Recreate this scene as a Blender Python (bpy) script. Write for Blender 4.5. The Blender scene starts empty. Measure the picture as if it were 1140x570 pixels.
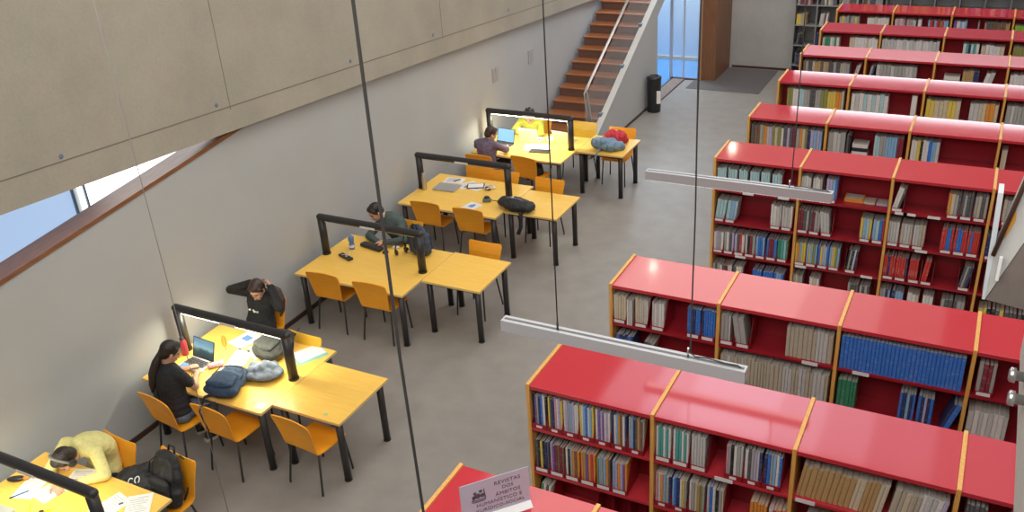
import bpy, bmesh, math, random
from mathutils import Vector, Matrix, Euler
scene = bpy.context.scene
COL = scene.collection
PI = math.pi
rnd = random.Random(7)
def R(a): return math.radians(a)
# ------------------------------------------------------------------ materials
def new_mat(name):
    m = bpy.data.materials.new(name); m.use_nodes = True
    nt = m.node_tree; b = nt.nodes['Principled BSDF']
    return m, nt, b
def plain(name, col, rough=.5, metal=0., spec=.5, noise=0., nscale=20., bump=0., bscale=60., coat=0.):
    m, nt, b = new_mat(name)
    b.inputs['Base Color'].default_value = (*col, 1)
    b.inputs['Roughness'].default_value = rough
    b.inputs['Metallic'].default_value = metal
    b.inputs['Specular IOR Level'].default_value = spec
    if coat: b.inputs['Coat Weight'].default_value = coat
    if noise or bump:
        tc = nt.nodes.new('ShaderNodeTexCoord')
    if noise:
        n = nt.nodes.new('ShaderNodeTexNoise'); n.inputs['Scale'].default_value = nscale
        n.inputs['Detail'].default_value = 5
        nt.links.new(tc.outputs['Object'], n.inputs['Vector'])
        r = nt.nodes.new('ShaderNodeValToRGB')
        r.color_ramp.elements[0].position = .3; r.color_ramp.elements[1].position = .7
        r.color_ramp.elements[0].color = (*[max(0, c*(1-noise)) for c in col], 1)
        r.color_ramp.elements[1].color = (*[min(1, c*(1+noise)) for c in col], 1)
        nt.links.new(n.outputs['Fac'], r.inputs['Fac']); nt.links.new(r.outputs['Color'], b.inputs['Base Color'])
    if bump:
        n2 = nt.nodes.new('ShaderNodeTexNoise'); n2.inputs['Scale'].default_value = bscale
        nt.links.new(tc.outputs['Object'], n2.inputs['Vector'])
        bp = nt.nodes.new('ShaderNodeBump'); bp.inputs['Strength'].default_value = bump; bp.inputs['Distance'].default_value = .01
        nt.links.new(n2.outputs['Fac'], bp.inputs['Height']); nt.links.new(bp.outputs['Normal'], b.inputs['Normal'])
    return m
def wood(name, c1, c2, rough=.4, scale=(2, 30, 30), spec=.5):
    m, nt, b = new_mat(name)
    tc = nt.nodes.new('ShaderNodeTexCoord'); mp = nt.nodes.new('ShaderNodeMapping')
    mp.inputs['Scale'].default_value = scale
    n = nt.nodes.new('ShaderNodeTexNoise'); n.inputs['Scale'].default_value = 1.6; n.inputs['Detail'].default_value = 6
    r = nt.nodes.new('ShaderNodeValToRGB')
    r.color_ramp.elements[0].position = .3; r.color_ramp.elements[1].position = .72
    r.color_ramp.elements[0].color = (*c1, 1); r.color_ramp.elements[1].color = (*c2, 1)
    nt.links.new(tc.outputs['Object'], mp.inputs['Vector']); nt.links.new(mp.outputs['Vector'], n.inputs['Vector'])
    nt.links.new(n.outputs['Fac'], r.inputs['Fac']); nt.links.new(r.outputs['Color'], b.inputs['Base Color'])
    b.inputs['Roughness'].default_value = rough; b.inputs['Specular IOR Level'].default_value = spec
    return m
def emit(name, col, strength, base=(.9, .9, .9)):
    m, nt, b = new_mat(name)
    b.inputs['Base Color'].default_value = (*base, 1)
    b.inputs['Emission Color'].default_value = (*col, 1); b.inputs['Emission Strength'].default_value = strength
    return m
def glass(name, col=(1, 1, 1), alpha=.12, rough=.05):
    m, nt, b = new_mat(name)
    b.inputs['Base Color'].default_value = (*col, 1); b.inputs['Roughness'].default_value = rough
    b.inputs['Alpha'].default_value = alpha
    return m
def spine_mat(name, src='object'):
    """cover of a book: its own colour plus a printed title band on the spine"""
    m, nt, b = new_mat(name)
    L = nt.links.new; N = nt.nodes.new
    if src == 'object':
        oi = N('ShaderNodeObjectInfo'); col = oi.outputs['Color']; rn = oi.outputs['Random']
    else:
        at = N('ShaderNodeAttribute'); at.attribute_name = 'Col'; col = at.outputs['Color']; rn = at.outputs['Fac']
    tc = N('ShaderNodeTexCoord'); sp = N('ShaderNodeSeparateXYZ'); L(tc.outputs['Generated'], sp.inputs[0])
    # streaky print: noise stretched, offset per book
    cm = N('ShaderNodeCombineXYZ')
    mul = N('ShaderNodeMath'); mul.operation = 'MULTIPLY'; mul.inputs[1].default_value = 91.
    L(rn, mul.inputs[0]); L(mul.outputs[0], cm.inputs[0])
    m2 = N('ShaderNodeMath'); m2.operation = 'MULTIPLY'; m2.inputs[1].default_value = 9.
    L(sp.outputs['Z'], m2.inputs[0]); L(m2.outputs[0], cm.inputs[2])
    n = N('ShaderNodeTexNoise'); n.inputs['Scale'].default_value = 1.; n.inputs['Detail'].default_value = 1.
    L(cm.outputs[0], n.inputs['Vector'])
    r = N('ShaderNodeValToRGB'); r.color_ramp.interpolation = 'CONSTANT'
    r.color_ramp.elements[0].position = 0; r.color_ramp.elements[0].color = (1, 1, 1, 1)
    r.color_ramp.elements[1].position = .36; r.color_ramp.elements[1].color = (0, 0, 0, 1)
    e = r.color_ramp.elements.new(.62); e.color = (.55, .55, .55, 1)
    L(n.outputs['Fac'], r.inputs['Fac'])
    # contrasting print colour: dark on light, light on dark
    bw = N('ShaderNodeRGBToBW'); L(col, bw.inputs[0])
    gt = N('ShaderNodeMath'); gt.operation = 'LESS_THAN'; gt.inputs[1].default_value = .28; L(bw.outputs[0], gt.inputs[0])
    ink = N('ShaderNodeMix'); ink.data_type = 'RGBA'
    ink.inputs[6].default_value = (.12, .11, .12, 1); ink.inputs[7].default_value = (.75, .73, .68, 1); L(gt.outputs[0], ink.inputs[0])
    mx = N('ShaderNodeMix'); mx.data_type = 'RGBA'
    fm = N('ShaderNodeMath'); fm.operation = 'MULTIPLY'; fm.inputs[1].default_value = .12; L(r.outputs['Color'], fm.inputs[0])
    L(fm.outputs[0], mx.inputs[0]); L(col, mx.inputs[6]); L(ink.outputs[2], mx.inputs[7])
    L(mx.outputs[2], b.inputs['Base Color'])
    b.inputs['Roughness'].default_value = .45
    return m
def concrete_mat(name, c):
    m, nt, b = new_mat(name)
    L = nt.links.new; N = nt.nodes.new
    tc = N('ShaderNodeTexCoord')
    n1 = N('ShaderNodeTexNoise'); n1.inputs['Scale'].default_value = .9; n1.inputs['Detail'].default_value = 8; n1.inputs['Roughness'].default_value = .62
    n2 = N('ShaderNodeTexNoise'); n2.inputs['Scale'].default_value = 35; n2.inputs['Detail'].default_value = 4
    L(tc.outputs['Object'], n1.inputs['Vector']); L(tc.outputs['Object'], n2.inputs['Vector'])
    r = N('ShaderNodeValToRGB'); r.color_ramp.elements[0].position = .28; r.color_ramp.elements[1].position = .75
    r.color_ramp.elements[0].color = (*[x*.84 for x in c], 1); r.color_ramp.elements[1].color = (*[min(1, x*1.13) for x in c], 1)
    L(n1.outputs['Fac'], r.inputs['Fac'])
    mx = N('ShaderNodeMix'); mx.data_type = 'RGBA'; mx.blend_type = 'MULTIPLY'; mx.inputs[0].default_value = .25
    L(r.outputs['Color'], mx.inputs[6]); L(n2.outputs['Color'], mx.inputs[7]); L(mx.outputs[2], b.inputs['Base Color'])
    bp = N('ShaderNodeBump'); bp.inputs['Strength'].default_value = .15; bp.inputs['Distance'].default_value = .01
    L(n2.outputs['Fac'], bp.inputs['Height']); L(bp.outputs['Normal'], b.inputs['Normal'])
    b.inputs['Roughness'].default_value = .8
    return m
M = {}
M['floor'] = plain('floor_linoleum', (.288, .268, .245), .45, noise=.08, nscale=3.5)
M['mat'] = plain('entrance_mat', (.13, .12, .12), .95, noise=.2, nscale=60)
M['wall'] = plain('white_paint', (.47, .485, .48), .75, noise=.03, nscale=1.2)
M['concrete'] = concrete_mat('board_concrete', (.46, .425, .345))
M['grey_concrete'] = concrete_mat('grey_concrete', (.52, .515, .485))
M['joint'] = plain('joint_shadow_gap', (.20, .18, .145), .9)
M['ceiling'] = plain('ceiling_paint', (.7, .69, .67), .9)
M['baseboard'] = plain('baseboard_wood', (.07, .03, .02), .4)
M['coping'] = wood('coping_wood', (.20, .085, .04), (.32, .14, .065), .30, (30, 2, 30))
M['stairwood'] = wood('stair_wood', (.26, .085, .03), (.42, .15, .055), .32, (2, 40, 40))
M['doorwood'] = wood('door_wood', (.20, .085, .04), (.31, .14, .065), .45, (40, 40, 2))
M['red'] = plain('red_laminate', (.55, .040, .054), .075, spec=.55)
M['maroon'] = plain('maroon_board', (.33, .014, .025), .38)
M['edge'] = wood('beech_edge', (.70, .34, .075), (.86, .48, .13), .38, (30, 30, 3))
M['table'] = wood('beech_table', (.93, .545, .095), (1.0, .64, .13), .33, (3, 40, 40))
M['tedge'] = plain('beech_edge_band', (.80, .56, .22), .4)
M['ply'] = wood('orange_plywood', (.95, .36, .018), (1.0, .45, .03), .36, (3, 3, 25))
M['ply_yellow'] = wood('yellow_plywood', (.74, .42, .03), (.82, .50, .05), .36, (3, 3, 25))
M['black'] = plain('black_steel', (.028, .027, .028), .40)
M['blackplastic'] = plain('black_plastic', (.02, .02, .022), .35)
M['steel'] = plain('brushed_steel', (.62, .62, .62), .28, metal=1)
M['alu'] = plain('lamp_aluminium', (.50, .515, .535), .42, metal=.25)
M['unseen_clerestory_dim'] = emit('unseen_clerestory_faint', (1.0, .88, .95), .65, (.5, .5, .5))  # dim band added for a soft sheen on one bookcase top
M['slot'] = plain('lamp_slot', (.16, .16, .17), .6)
M['diffuser'] = emit('lamp_diffuser', (1, .98, .96), 2.6)
M['led_on'] = emit('led_lit', (1, .95, .74), 24)
M['led_off'] = plain('led_unlit', (.75, .72, .62), .5)
M['cable'] = plain('black_cable', (.045, .042, .04), .5)
M['wire'] = plain('steel_wire', (.30, .28, .27), .5)
M['shelfgrey'] = plain('grey_shelf_metal', (.30, .30, .30), .5)
M['label'] = plain('white_label', (.80, .77, .76), .6)
M['paper'] = plain('paper', (.86, .85, .82), .75)
M['pages'] = plain('page_block', (.50, .47, .42), .85, noise=.15, nscale=60)
M['cover'] = spine_mat('printed_cover')
M['cover_attr'] = spine_mat('printed_cover_many', 'attr')
M['glass'] = glass('clear_glass', (.85, .93, .95), .10, .03)
M['wall_blue_lit'] = plain('blue_lit_wall', (.55, .72, .92), .7)  # blue daylight on concrete, put into the wall colour
M['floor_blue_lit'] = plain('blue_lit_floor', (.10, .27, .55), .8, noise=.15, nscale=60)  # blue daylight put into the floor colour, not a carpet
M['window_blue'] = emit('window_blue_shade', (.46, .62, .90), .62, (.3, .4, .5))
M['window_white'] = emit('window_daylight', (.97, .99, 1.0), 1.9, (.5, .5, .5))
M['clerestory'] = emit('unseen_clerestory_daylight', (.92, .94, 1.0), 6.5, (.5, .5, .5))  # unseen clerestory bands, for white sheen on bookcase tops

M['mullion'] = plain('grey_mullion', (.16, .21, .27), .5)
M['skin'] = plain('skin', (.62, .36, .25), .55, noise=.06, nscale=25)
M['skin_dark'] = plain('skin_tan', (.52, .29, .19), .55, noise=.06, nscale=25)
M['lips'] = plain('lips', (.42, .15, .13), .5)
M['eye'] = plain('eye_dark', (.02, .015, .012), .3)
M['hair'] = plain('dark_brown_hair', (.022, .014, .010), .42, noise=.4, nscale=60, bump=.4, bscale=90)
M['hair_brown'] = plain('brown_hair', (.055, .03, .018), .42, noise=.4, nscale=60, bump=.4, bscale=90)
M['yellow_cloth'] = plain('pale_yellow_knit', (.74, .68, .28), .9, noise=.08, nscale=40, bump=.4, bscale=25)
M['black_cloth'] = plain('black_cotton', (.018, .018, .020), .9, noise=.3, nscale=30, bump=.5, bscale=20)
M['green_cloth'] = plain('grey_green_knit', (.075, .105, .10), .9, noise=.2, nscale=30, bump=.5, bscale=20)
M['purple_cloth'] = plain('mauve_hoodie', (.17, .125, .18), .9, noise=.3, nscale=25, bump=.5, bscale=20)
M['lime_cloth'] = plain('mustard_shirt', (.42, .42, .06), .9, noise=.1, nscale=30, bump=.4, bscale=20)
M['jeans'] = plain('blue_grey_denim', (.14, .18, .25), .9, noise=.25, nscale=50, bump=.3)
M['dark_trousers'] = plain('dark_trousers', (.025, .027, .032), .9, noise=.2, nscale=40)
M['sole'] = plain('white_sole', (.7, .68, .64), .6)
M['navy_bag'] = plain('navy_canvas', (.022, .05, .10), .8, noise=.25, nscale=30, bump=.4, bscale=40)
M['slate_bag'] = plain('slate_canvas', (.05, .07, .11), .8, noise=.25, nscale=30, bump=.4, bscale=40)
M['black_bag'] = plain('black_nylon', (.020, .020, .022), .6, noise=.3, nscale=30, bump=.4, bscale=40)
M['grey_bag'] = plain('grey_green_canvas', (.040, .043, .040), .8, noise=.25, nscale=30, bump=.4, bscale=40)
M['red_bag'] = plain('red_canvas', (.55, .03, .05), .7, noise=.2, nscale=20, bump=.5, bscale=20)
M['denim_light'] = plain('washed_denim', (.19, .29, .38), .9, noise=.25, nscale=18, bump=.6, bscale=14)
M['greyblue_cloth'] = plain('grey_blue_cloth', (.13, .155, .20), .9, noise=.6, nscale=12, bump=.6, bscale=14)
M['laptop_grey'] = plain('laptop_silver', (.50, .51, .52), .35, metal=.5)
M['laptop_dark'] = plain('laptop_black', (.025, .025, .03), .35)
M['keys'] = plain('laptop_keys', (.03, .03, .035), .5)
M['screen_blue'] = emit('screen_blue', (.30, .62, .95), .95, (.02, .02, .02))
M['bottle_red'] = plain('red_bottle', (.52, .035, .06), .3)
M['bottle_steel'] = plain('steel_bottle', (.55, .52, .47), .3, metal=.8)
M['pink'] = plain('pink_fabric', (.62, .38, .42), .8, noise=.3, nscale=30)
M['orange_leather'] = plain('orange_leather', (.62, .25, .03), .6)
M['yellow_hl'] = plain('yellow_plastic', (.80, .78, .05), .4)
M['teal'] = plain('teal_card', (.30, .62, .56), .6)
M['blue_ink'] = plain('blue_print', (.14, .30, .62), .7)
M['ink'] = plain('grey_print', (.30, .30, .31), .8)
M['blue_plastic'] = plain('blue_plastic', (.10, .22, .50), .35)
M['white_plastic'] = plain('white_plastic', (.82, .82, .80), .35)
M['sign'] = plain('sign_acrylic', (.53, .53, .64), .25)
M['sign_ink'] = plain('sign_lettering', (.12, .10, .13), .6)
M['sign_mark'] = plain('sign_crest_ink', (.10, .09, .12), .6)
M['orange_paint'] = plain('orange_panel', (.75, .34, .05), .5)
# screen with a little landscape
def screen_landscape():
    m, nt, b = new_mat('screen_landscape'); L = nt.links.new; N = nt.nodes.new
    tc = N('ShaderNodeTexCoord'); sp = N('ShaderNodeSeparateXYZ'); L(tc.outputs['Generated'], sp.inputs[0])
    n = N('ShaderNodeTexNoise'); n.inputs['Scale'].default_value = 4; L(tc.outputs['Generated'], n.inputs['Vector'])
    a = N('ShaderNodeMath'); a.operation = 'MULTIPLY_ADD'; a.inputs[1].default_value = .35; L(n.outputs['Fac'], a.inputs[0]); L(sp.outputs['Z'], a.inputs[2])
    r = N('ShaderNodeValToRGB'); cr = r.color_ramp
    cr.elements[0].position = .2; cr.elements[0].color = (.01, .03, .04, 1)
    cr.elements[1].position = 1.1; cr.elements[1].color = (.12, .28, .38, 1)
    for p, c in ((.5, (.02, .06, .07, 1)), (.6, (.10, .20, .18, 1)), (.72, (.25, .42, .5, 1))):
        e = cr.elements.new(p); e.color = c
    L(a.outputs[0], r.inputs['Fac']); L(r.outputs['Color'], b.inputs['Emission Color']); b.inputs['Emission Strength'].default_value = 1.0
    b.inputs['Base Color'].default_value = (.02, .02, .02, 1)
    return m
M['screen_land'] = screen_landscape()
# ------------------------------------------------------------------ mesh builder
class MB:
    def __init__(s): s.bm = bmesh.new(); s.mats = []; s.mi = 0
    def use(s, mat):
        if mat not in s.mats: s.mats.append(mat)
        s.mi = s.mats.index(mat); return s
    def _face(s, vs, smooth=False):
        try: f = s.bm.faces.new(vs)
        except ValueError: return None
        f.material_index = s.mi; f.smooth = smooth; return f
    def box(s, x0, x1, y0, y1, z0, z1, mx=None, bev=0.):
        v = [Vector((x, y, z)) for x in (x0, x1) for y in (y0, y1) for z in (z0, z1)]
        if bev:
            t = bmesh.new(); vv = [t.verts.new(p) for p in v]
            for q in ((0,1,3,2),(4,6,7,5),(0,4,5,1),(2,3,7,6),(0,2,6,4),(1,5,7,3)): t.faces.new([vv[i] for i in q])
            bmesh.ops.bevel(t, geom=t.edges[:], offset=bev, segments=2, affect='EDGES', profile=.6)
            s.add(t, mx); t.free(); return s
        if mx: v = [mx @ p for p in v]
        vv = [s.bm.verts.new(p) for p in v]
        for q in ((0,1,3,2),(4,6,7,5),(0,4,5,1),(2,3,7,6),(0,2,6,4),(1,5,7,3)): s._face([vv[i] for i in q])
        return s
    def add(s, other, mx=None, smooth=False):
        mp = {}
        for v in other.verts: mp[v] = s.bm.verts.new(mx @ v.co if mx else v.co)
        for f in other.faces: s._face([mp[v] for v in f.verts], smooth or f.smooth)
        return s
    def prism(s, poly, axis, a, b, mx=None):
        def P(p, t):
            q = {'x': (t, p[0], p[1]), 'y': (p[0], t, p[1]), 'z': (p[0], p[1], t)}[axis]
            q = Vector(q); return mx @ q if mx else q
        A = [s.bm.verts.new(P(p, a)) for p in poly]; B = [s.bm.verts.new(P(p, b)) for p in poly]
        s._face(A); s._face(B[::-1]); n = len(poly)
        for i in range(n): s._face([A[i], B[i], B[(i+1) % n], A[(i+1) % n]])
        return s
    def rings(s, rings, close=True, cap=True, smooth=True):
        """rings: list of lists of points (closed loops)"""
        V = [[s.bm.verts.new(p) for p in r] for r in rings]
        for a, b in zip(V, V[1:]):
            n = len(a)
            for i in range(n if close else n-1): s._face([a[i], a[(i+1) % n], b[(i+1) % n], b[i]], smooth)
        if cap: s._face(V[0][::-1]); s._face(V[-1])
        return s
    def tube(s, pts, r, n=10, cap=True, flat=None):
        pts = [Vector(p) for p in pts]; rr = r if isinstance(r, (list, tuple)) else [r]*len(pts)
        out = []; up = None
        for i, p in enumerate(pts):
            d = (pts[min(i+1, len(pts)-1)] - pts[max(i-1, 0)])
            if d.length < 1e-9: d = Vector((0, 0, 1))
            d.normalize()
            if up is None:
                up = Vector((0, 0, 1)) if abs(d.z) < .9 else Vector((0, 1, 0))
            u = (up - d*up.dot(d)); 
            if u.length < 1e-6: u = d.orthogonal()
            u.normalize(); w = d.cross(u); up = u
            fl = flat if flat else (1, 1)
            out.append([p + (u*math.cos(2*PI*k/n)*fl[0] + w*math.sin(2*PI*k/n)*fl[1])*rr[i] for k in range(n)])
        return s.rings(out, cap=cap)
    def lathe(s, prof, n=20, mx=None):
        rs = []
        for r, z in prof:
            ring = [Vector((r*math.cos(2*PI*k/n), r*math.sin(2*PI*k/n), z)) for k in range(n)]
            rs.append([mx @ p for p in ring] if mx else ring)
        return s.rings(rs)
    def capsule(s, a, b, ra, rb, n=14, m=5):
        a = Vector(a); b = Vector(b); d = b-a; L = d.length
        d = d/L if L > 1e-6 else Vector((0, 0, 1))
        u = d.orthogonal().normalized(); w = d.cross(u); rs = []
        for i in range(m+1):
            t = -PI/2 + PI/2*i/m; 
            c = max(math.cos(t), .02)
            rs.append([a + d*(ra*math.sin(t)) + (u*math.cos(2*PI*k/n)+w*math.sin(2*PI*k/n))*ra*c for k in range(n)])
        for i in range(m+1):
            t = PI/2*i/m; c = max(math.cos(t), .02)
            rs.append([b + d*(rb*math.sin(t)) + (u*math.cos(2*PI*k/n)+w*math.sin(2*PI*k/n))*rb*c for k in range(n)])
        return s.rings(rs)
    def ell(s, c, rad, mx=None, n=18, m=12):
        c = Vector(c); rs = []
        for i in range(m+1):
            t = -PI/2 + PI*i/m; cs = max(math.cos(t), .02)
            ring = [Vector((rad[0]*cs*math.cos(2*PI*k/n), rad[1]*cs*math.sin(2*PI*k/n), rad[2]*math.sin(t))) for k in range(n)]
            if mx: ring = [mx @ p for p in ring]
            rs.append([c+p for p in ring])
        return s.rings(rs)
    def mesh(s, name):
        bmesh.ops.recalc_face_normals(s.bm, faces=s.bm.faces[:])
        me = bpy.data.meshes.new(name); s.bm.to_mesh(me); s.bm.free()
        for m in s.mats: me.materials.append(m)
        return me
    def build(s, name, mat=None, parent=None):
        if mat is not None and not s.mats: s.mats = [mat]
        o = bpy.data.objects.new(name, s.mesh(name)); COL.objects.link(o)
        if parent: o.parent = parent
        return o
    def blob(s, name, mat, parent=None, voxel=.008, smooth=6, fac=.5):
        """one continuous skin around everything added"""
        me = s.mesh('tmp'); o = bpy.data.objects.new('tmp', me); COL.objects.link(o)
        r = o.modifiers.new('r', 'REMESH'); r.mode = 'VOXEL'; r.voxel_size = voxel; r.use_smooth_shade = True
        if smooth:
            k = o.modifiers.new('s', 'SMOOTH'); k.iterations = smooth; k.factor = fac
        dg = bpy.context.evaluated_depsgraph_get()
        m2 = bpy.data.meshes.new_from_object(o.evaluated_get(dg)); bpy.data.objects.remove(o); bpy.data.meshes.remove(me)
        m2.name = name; m2.materials.clear(); m2.materials.append(mat)
        for p in m2.polygons: p.material_index = 0; p.use_smooth = True
        q = bpy.data.objects.new(name, m2); COL.objects.link(q)
        if parent: q.parent = parent
        return q
def tag(o, label=None, cat=None, group=None, kind=None):
    if label: o['label'] = label
    if cat: o['category'] = cat
    if group: o['group'] = group
    if kind: o['kind'] = kind
    return o
def thing(name, label, cat, loc=(0, 0, 0), rz=0, group=None):
    o = bpy.data.objects.new(name, None); COL.objects.link(o); o.empty_display_size = .1
    o.location = loc; o.rotation_euler = (0, 0, rz)
    return tag(o, label, cat, group)
def struct(o, cat=None, label=None):
    o['kind'] = 'structure'
    if label: o['label'] = label
    if cat: o['category'] = cat
    return o
KIDS = {}
def copy_tree(o, parent=None):
    c = o.copy(); COL.objects.link(c)
    if parent is not None: c.parent = parent
    for ch in list(o.children): copy_tree(ch, c)
    return c
ORD = ('zeroth first second third fourth fifth sixth seventh eighth ninth tenth eleventh twelfth thirteenth fourteenth fifteenth sixteenth '
       'seventeenth eighteenth nineteenth twentieth').split()
def ordw(n):
    if n <= 20: return ORD[n]
    t = {2: 'twenty', 3: 'thirty', 4: 'forty', 5: 'fifty', 6: 'sixty'}[n//10]
    return (t[:-1]+'ieth') if n % 10 == 0 else t+'-'+ORD[n % 10]
# ------------------------------------------------------------------ camera
CAMZ = 5.899
cam_d = bpy.data.cameras.new('camera'); cam = bpy.data.objects.new('camera', cam_d); COL.objects.link(cam)
yaw, pitch, roll, foc = -0.5061635, 0.4671175, -0.0685810, 1014.92
fw = Vector((math.sin(yaw)*math.cos(pitch), math.cos(yaw)*math.cos(pitch), -math.sin(pitch)))
r0 = Vector((math.cos(yaw), -math.sin(yaw), 0)); u0 = r0.cross(fw)
rr = math.cos(roll)*r0 + math.sin(roll)*u0; uu = -math.sin(roll)*r0 + math.cos(roll)*u0
cam.matrix_world = Matrix(((rr.x, uu.x, -fw.x, 0), (rr.y, uu.y, -fw.y, 0), (rr.z, uu.z, -fw.z, CAMZ), (0, 0, 0, 1)))
cam_d.sensor_width = 36; cam_d.lens = foc/1140*36; cam_d.clip_start = .05; cam_d.clip_end = 200
scene.camera = cam
def px(p):
    v = Vector(p) - Vector((0, 0, CAMZ)); z = v.dot(fw)
    return (570 + foc*v.dot(rr)/z, 285 - foc*v.dot(uu)/z, z)
# ------------------------------------------------------------------ setting
XW = -7.458
def quadbox(name, mat, *a, parent=None): return MB().box(*a).build(name, mat, parent)
struct(quadbox('floor', M['floor'], -10.5, 7.2, -3.2, 26, -.2, 0))
struct(quadbox('ceiling', M['ceiling'], -10.5, 7.2, -3.2, 26, 8.0, 8.2))
struct(quadbox('wall_right', M['wall'], 7.0, 7.2, -3.2, 26, 0, 8.0))
struct(quadbox('wall_back', M['wall'], -10.5, 7.0, -3.2, -3.0, 0, 8.0))
# white wall on the left: its top climbs with the ramp behind it
def ztop(y): return 2.317 + (y-4.111)*.122
wl = MB().prism([(-3, 0), (22.0, 0), (22.0, ztop(22.0)), (-3, ztop(-3))], 'x', XW-.16, XW).build('wall_left', M['wall']); struct(wl)
cp = MB().prism([(-3, ztop(-3)), (7.9, ztop(7.9)), (7.9, ztop(7.9)+.045), (-3, ztop(-3)+.045)], 'x', XW-.27, XW+.012).build('trim_1', M['coping']); struct(cp)
# shadow joint in the white wall, notices, sockets come later
struct(quadbox('baseboard_left', M['baseboard'], XW, XW+.014, -3, 14.3, 0, .062))
# concrete ramp parapet above, bottom edge falling away from the camera
XC = XW+.10
def zc(y): return 2.947 - (y-4.261)*.0644
con = MB().prism([(-3, zc(-3)), (22.0, zc(22.0)), (22.0, 7.95), (-3, 7.95)], 'x', XC-.30, XC).build('wall_concrete', M['concrete']); struct(con)
tr = MB()
for (ya, yb) in ((-3, 21.9),):   # horizontal day-joint line, parallel to the lower edge
    za, zb = 3.218-(ya-4.356)*.068, 3.218-(yb-4.356)*.068
    tr.prism([(ya, za), (yb, zb), (yb, zb+.012), (ya, za+.012)], 'x', XC-.004, XC+.0025)
for y in (2.6, 7.12, 11.6, 16.1):     # vertical panel joints
    tr.box(XC-.004, XC+.0022, y-.004, y+.004, zc(y)+.24, 7.9)
tr.build('joint_line', M['joint'], con)
for y, z in ((4.979, 3.229), (6.931, 3.11), (9.327, 2.963), (11.339, 2.824), (13.736, 2.68)):
    mx = Matrix.Translation((XC+.001, y, z-.002)) @ Matrix.Rotation(PI/2, 4, 'Y')
    MB().lathe([(.026, -.002), (.024, .0015), (.012, .0018), (.003, .0018)], 14, mx).build('tie_hole', M['mullion'], con)
# daylight window in the facade behind the ramp, seen through the gap
wf = MB().box(-9.75, -9.6, -3, 22, 0, 8).build('wall_facade', M['wall']); struct(wf)
w1 = bpy.data.objects.new('window_1', None); COL.objects.link(w1); w1.location = (-9.55, 6, 3.0); struct(w1)
MB().box(-.02, 0, -4.9, .45, -1.5, 2.5).build('pane_shaded', M['window_blue'], w1)
MB().box(-.02, 0, .55, 9, -1.5, 2.5).build('pane_bright', M['window_white'], w1)
mm = MB(); mm.box(-.03, .03, .44, .465, -1.5, 2.5); mm.box(-.03, .03, .61, .632, -1.5, 2.5); mm.build('mullion', M['mullion'], w1)
# far end: grey concrete wall, wood-lined door reveal, glazed side room beside the stair
YF = 20.62
fwm = MB().box(-5.36, 7.0, YF, YF+.2, 0, 2.55).box(-5.36, 7.0, YF, YF+.2, 4.75, 8).box(-10.5, -4.2, YF+.001, YF+.199, 2.55, 4.75).box(-5.6, -5.36, YF, YF+.2, 2.2, 8).box(-10.5, -5.36, YF+3.5, YF+3.7, 0, 8)
struct(fwm.build('wall_far', M['grey_concrete']))
w2 = bpy.data.objects.new('window_unseen_2', None); COL.objects.link(w2); w2.location = (-4.2, YF+.1, 2.55); struct(w2)  # unseen clerestory, bands shaped to put white sheen on bookcase tops
MB().box(.3, 11.2, 0, .02, .90, 1.21).build('unseen_pane_lower', M['clerestory'], w2); MB().box(.3, 11.2, 0, .02, .48, .82).build('unseen_pane_dim', M['unseen_clerestory_dim'], w2)
MB().box(.3, 11.2, 0, .02, 1.85, 2.08).build('unseen_pane_upper', M['clerestory'], w2)
MB().box(0, 11.2, -.06, .06, 1.21, 1.85).box(0, 11.2, -.06, .06, 2.08, 2.2).box(0, 11.2, -.06, .06, 0, .48).box(0, 11.2, -.06, .06, .82, .90).box(0, .3, -.06, .06, 0, 2.2).build('unseen_transom', M['mullion'], w2)
struct(quadbox('baseboard_far', M['baseboard'], -5.3, 7.0, YF-.012, YF, 0, .05))
dr = bpy.data.objects.new('door_1', None); COL.objects.link(dr); dr.location = (-5.5, 19.4, 0); struct(dr)
MB().box(-.18, .15, 0, 1.2, 0, 4.2).build('door_leaf', M['doorwood'], dr)
MB().box(-.205, -.16, -.03, .02, 0, 4.2).build('door_edge', plain('door_edge_wood', (.52, .30, .16), .5), dr)
# side room, blue daylight put into its wall and floor colours
br = MB().box(-10.4, -5.72, 20.9, 21.0, 0, 4.2).box(-10.4, -10.3, 17.8, 20.9, 0, 4.2).build('wall_sideroom', M['wall_blue_lit']); struct(br)
struct(MB().box(-10.3, -6.325, 17.75, 19.44, .0005, .012).box(-10.3, -5.72, 19.445, 20.86, .0005, .012).build('floor_sideroom', M['floor_blue_lit']))
struct(MB().box(-10.3, -5.72, 20.87, 20.9, .012, .09).build('baseboard_sideroom', plain('pale_baseboard', (.62, .56, .42), .5)))
sc = bpy.data.objects.new('window_3', None); COL.objects.link(sc); sc.location = (-6.36, 19.42, 0); struct(sc)
MB().box(0, .64, -.006, .006, .02, 4.1).build('glass_pane', M['glass'], sc)
g = MB(); g.box(-.03, .03, -.03, .03, 0, 4.1); g.box(.27, .30, -.02, .02, .02, 4.1); g.build('glazing_post', plain('pale_blue_frame', (.6, .72, .85), .4), sc)
struct(MB().box(-6.36, -5.70, 19.36, 19.44, 0, .02).build('trim_2', M['baseboard']))
th = MB().box(-6.30, -6.03, 17.75, 19.36, 0, .012).build('trim_3', plain('worn_threshold', (.26, .19, .15), .6, noise=.2)); struct(th)
struct(MB().box(-6.03, -6.01, 17.7, 19.4, 0, .02).box(-6.32, -6.30, 17.7, 19.4, 0, .02).build('trim_4', M['baseboard']))
emat = tag(MB().box(-5.80, -4.22, 18.72, 20.55, .0005, .009, bev=.003).build('entrance_mat', M['mat']), 'dark grey entrance mat on the floor in front of the wooden door', 'mat')
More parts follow.
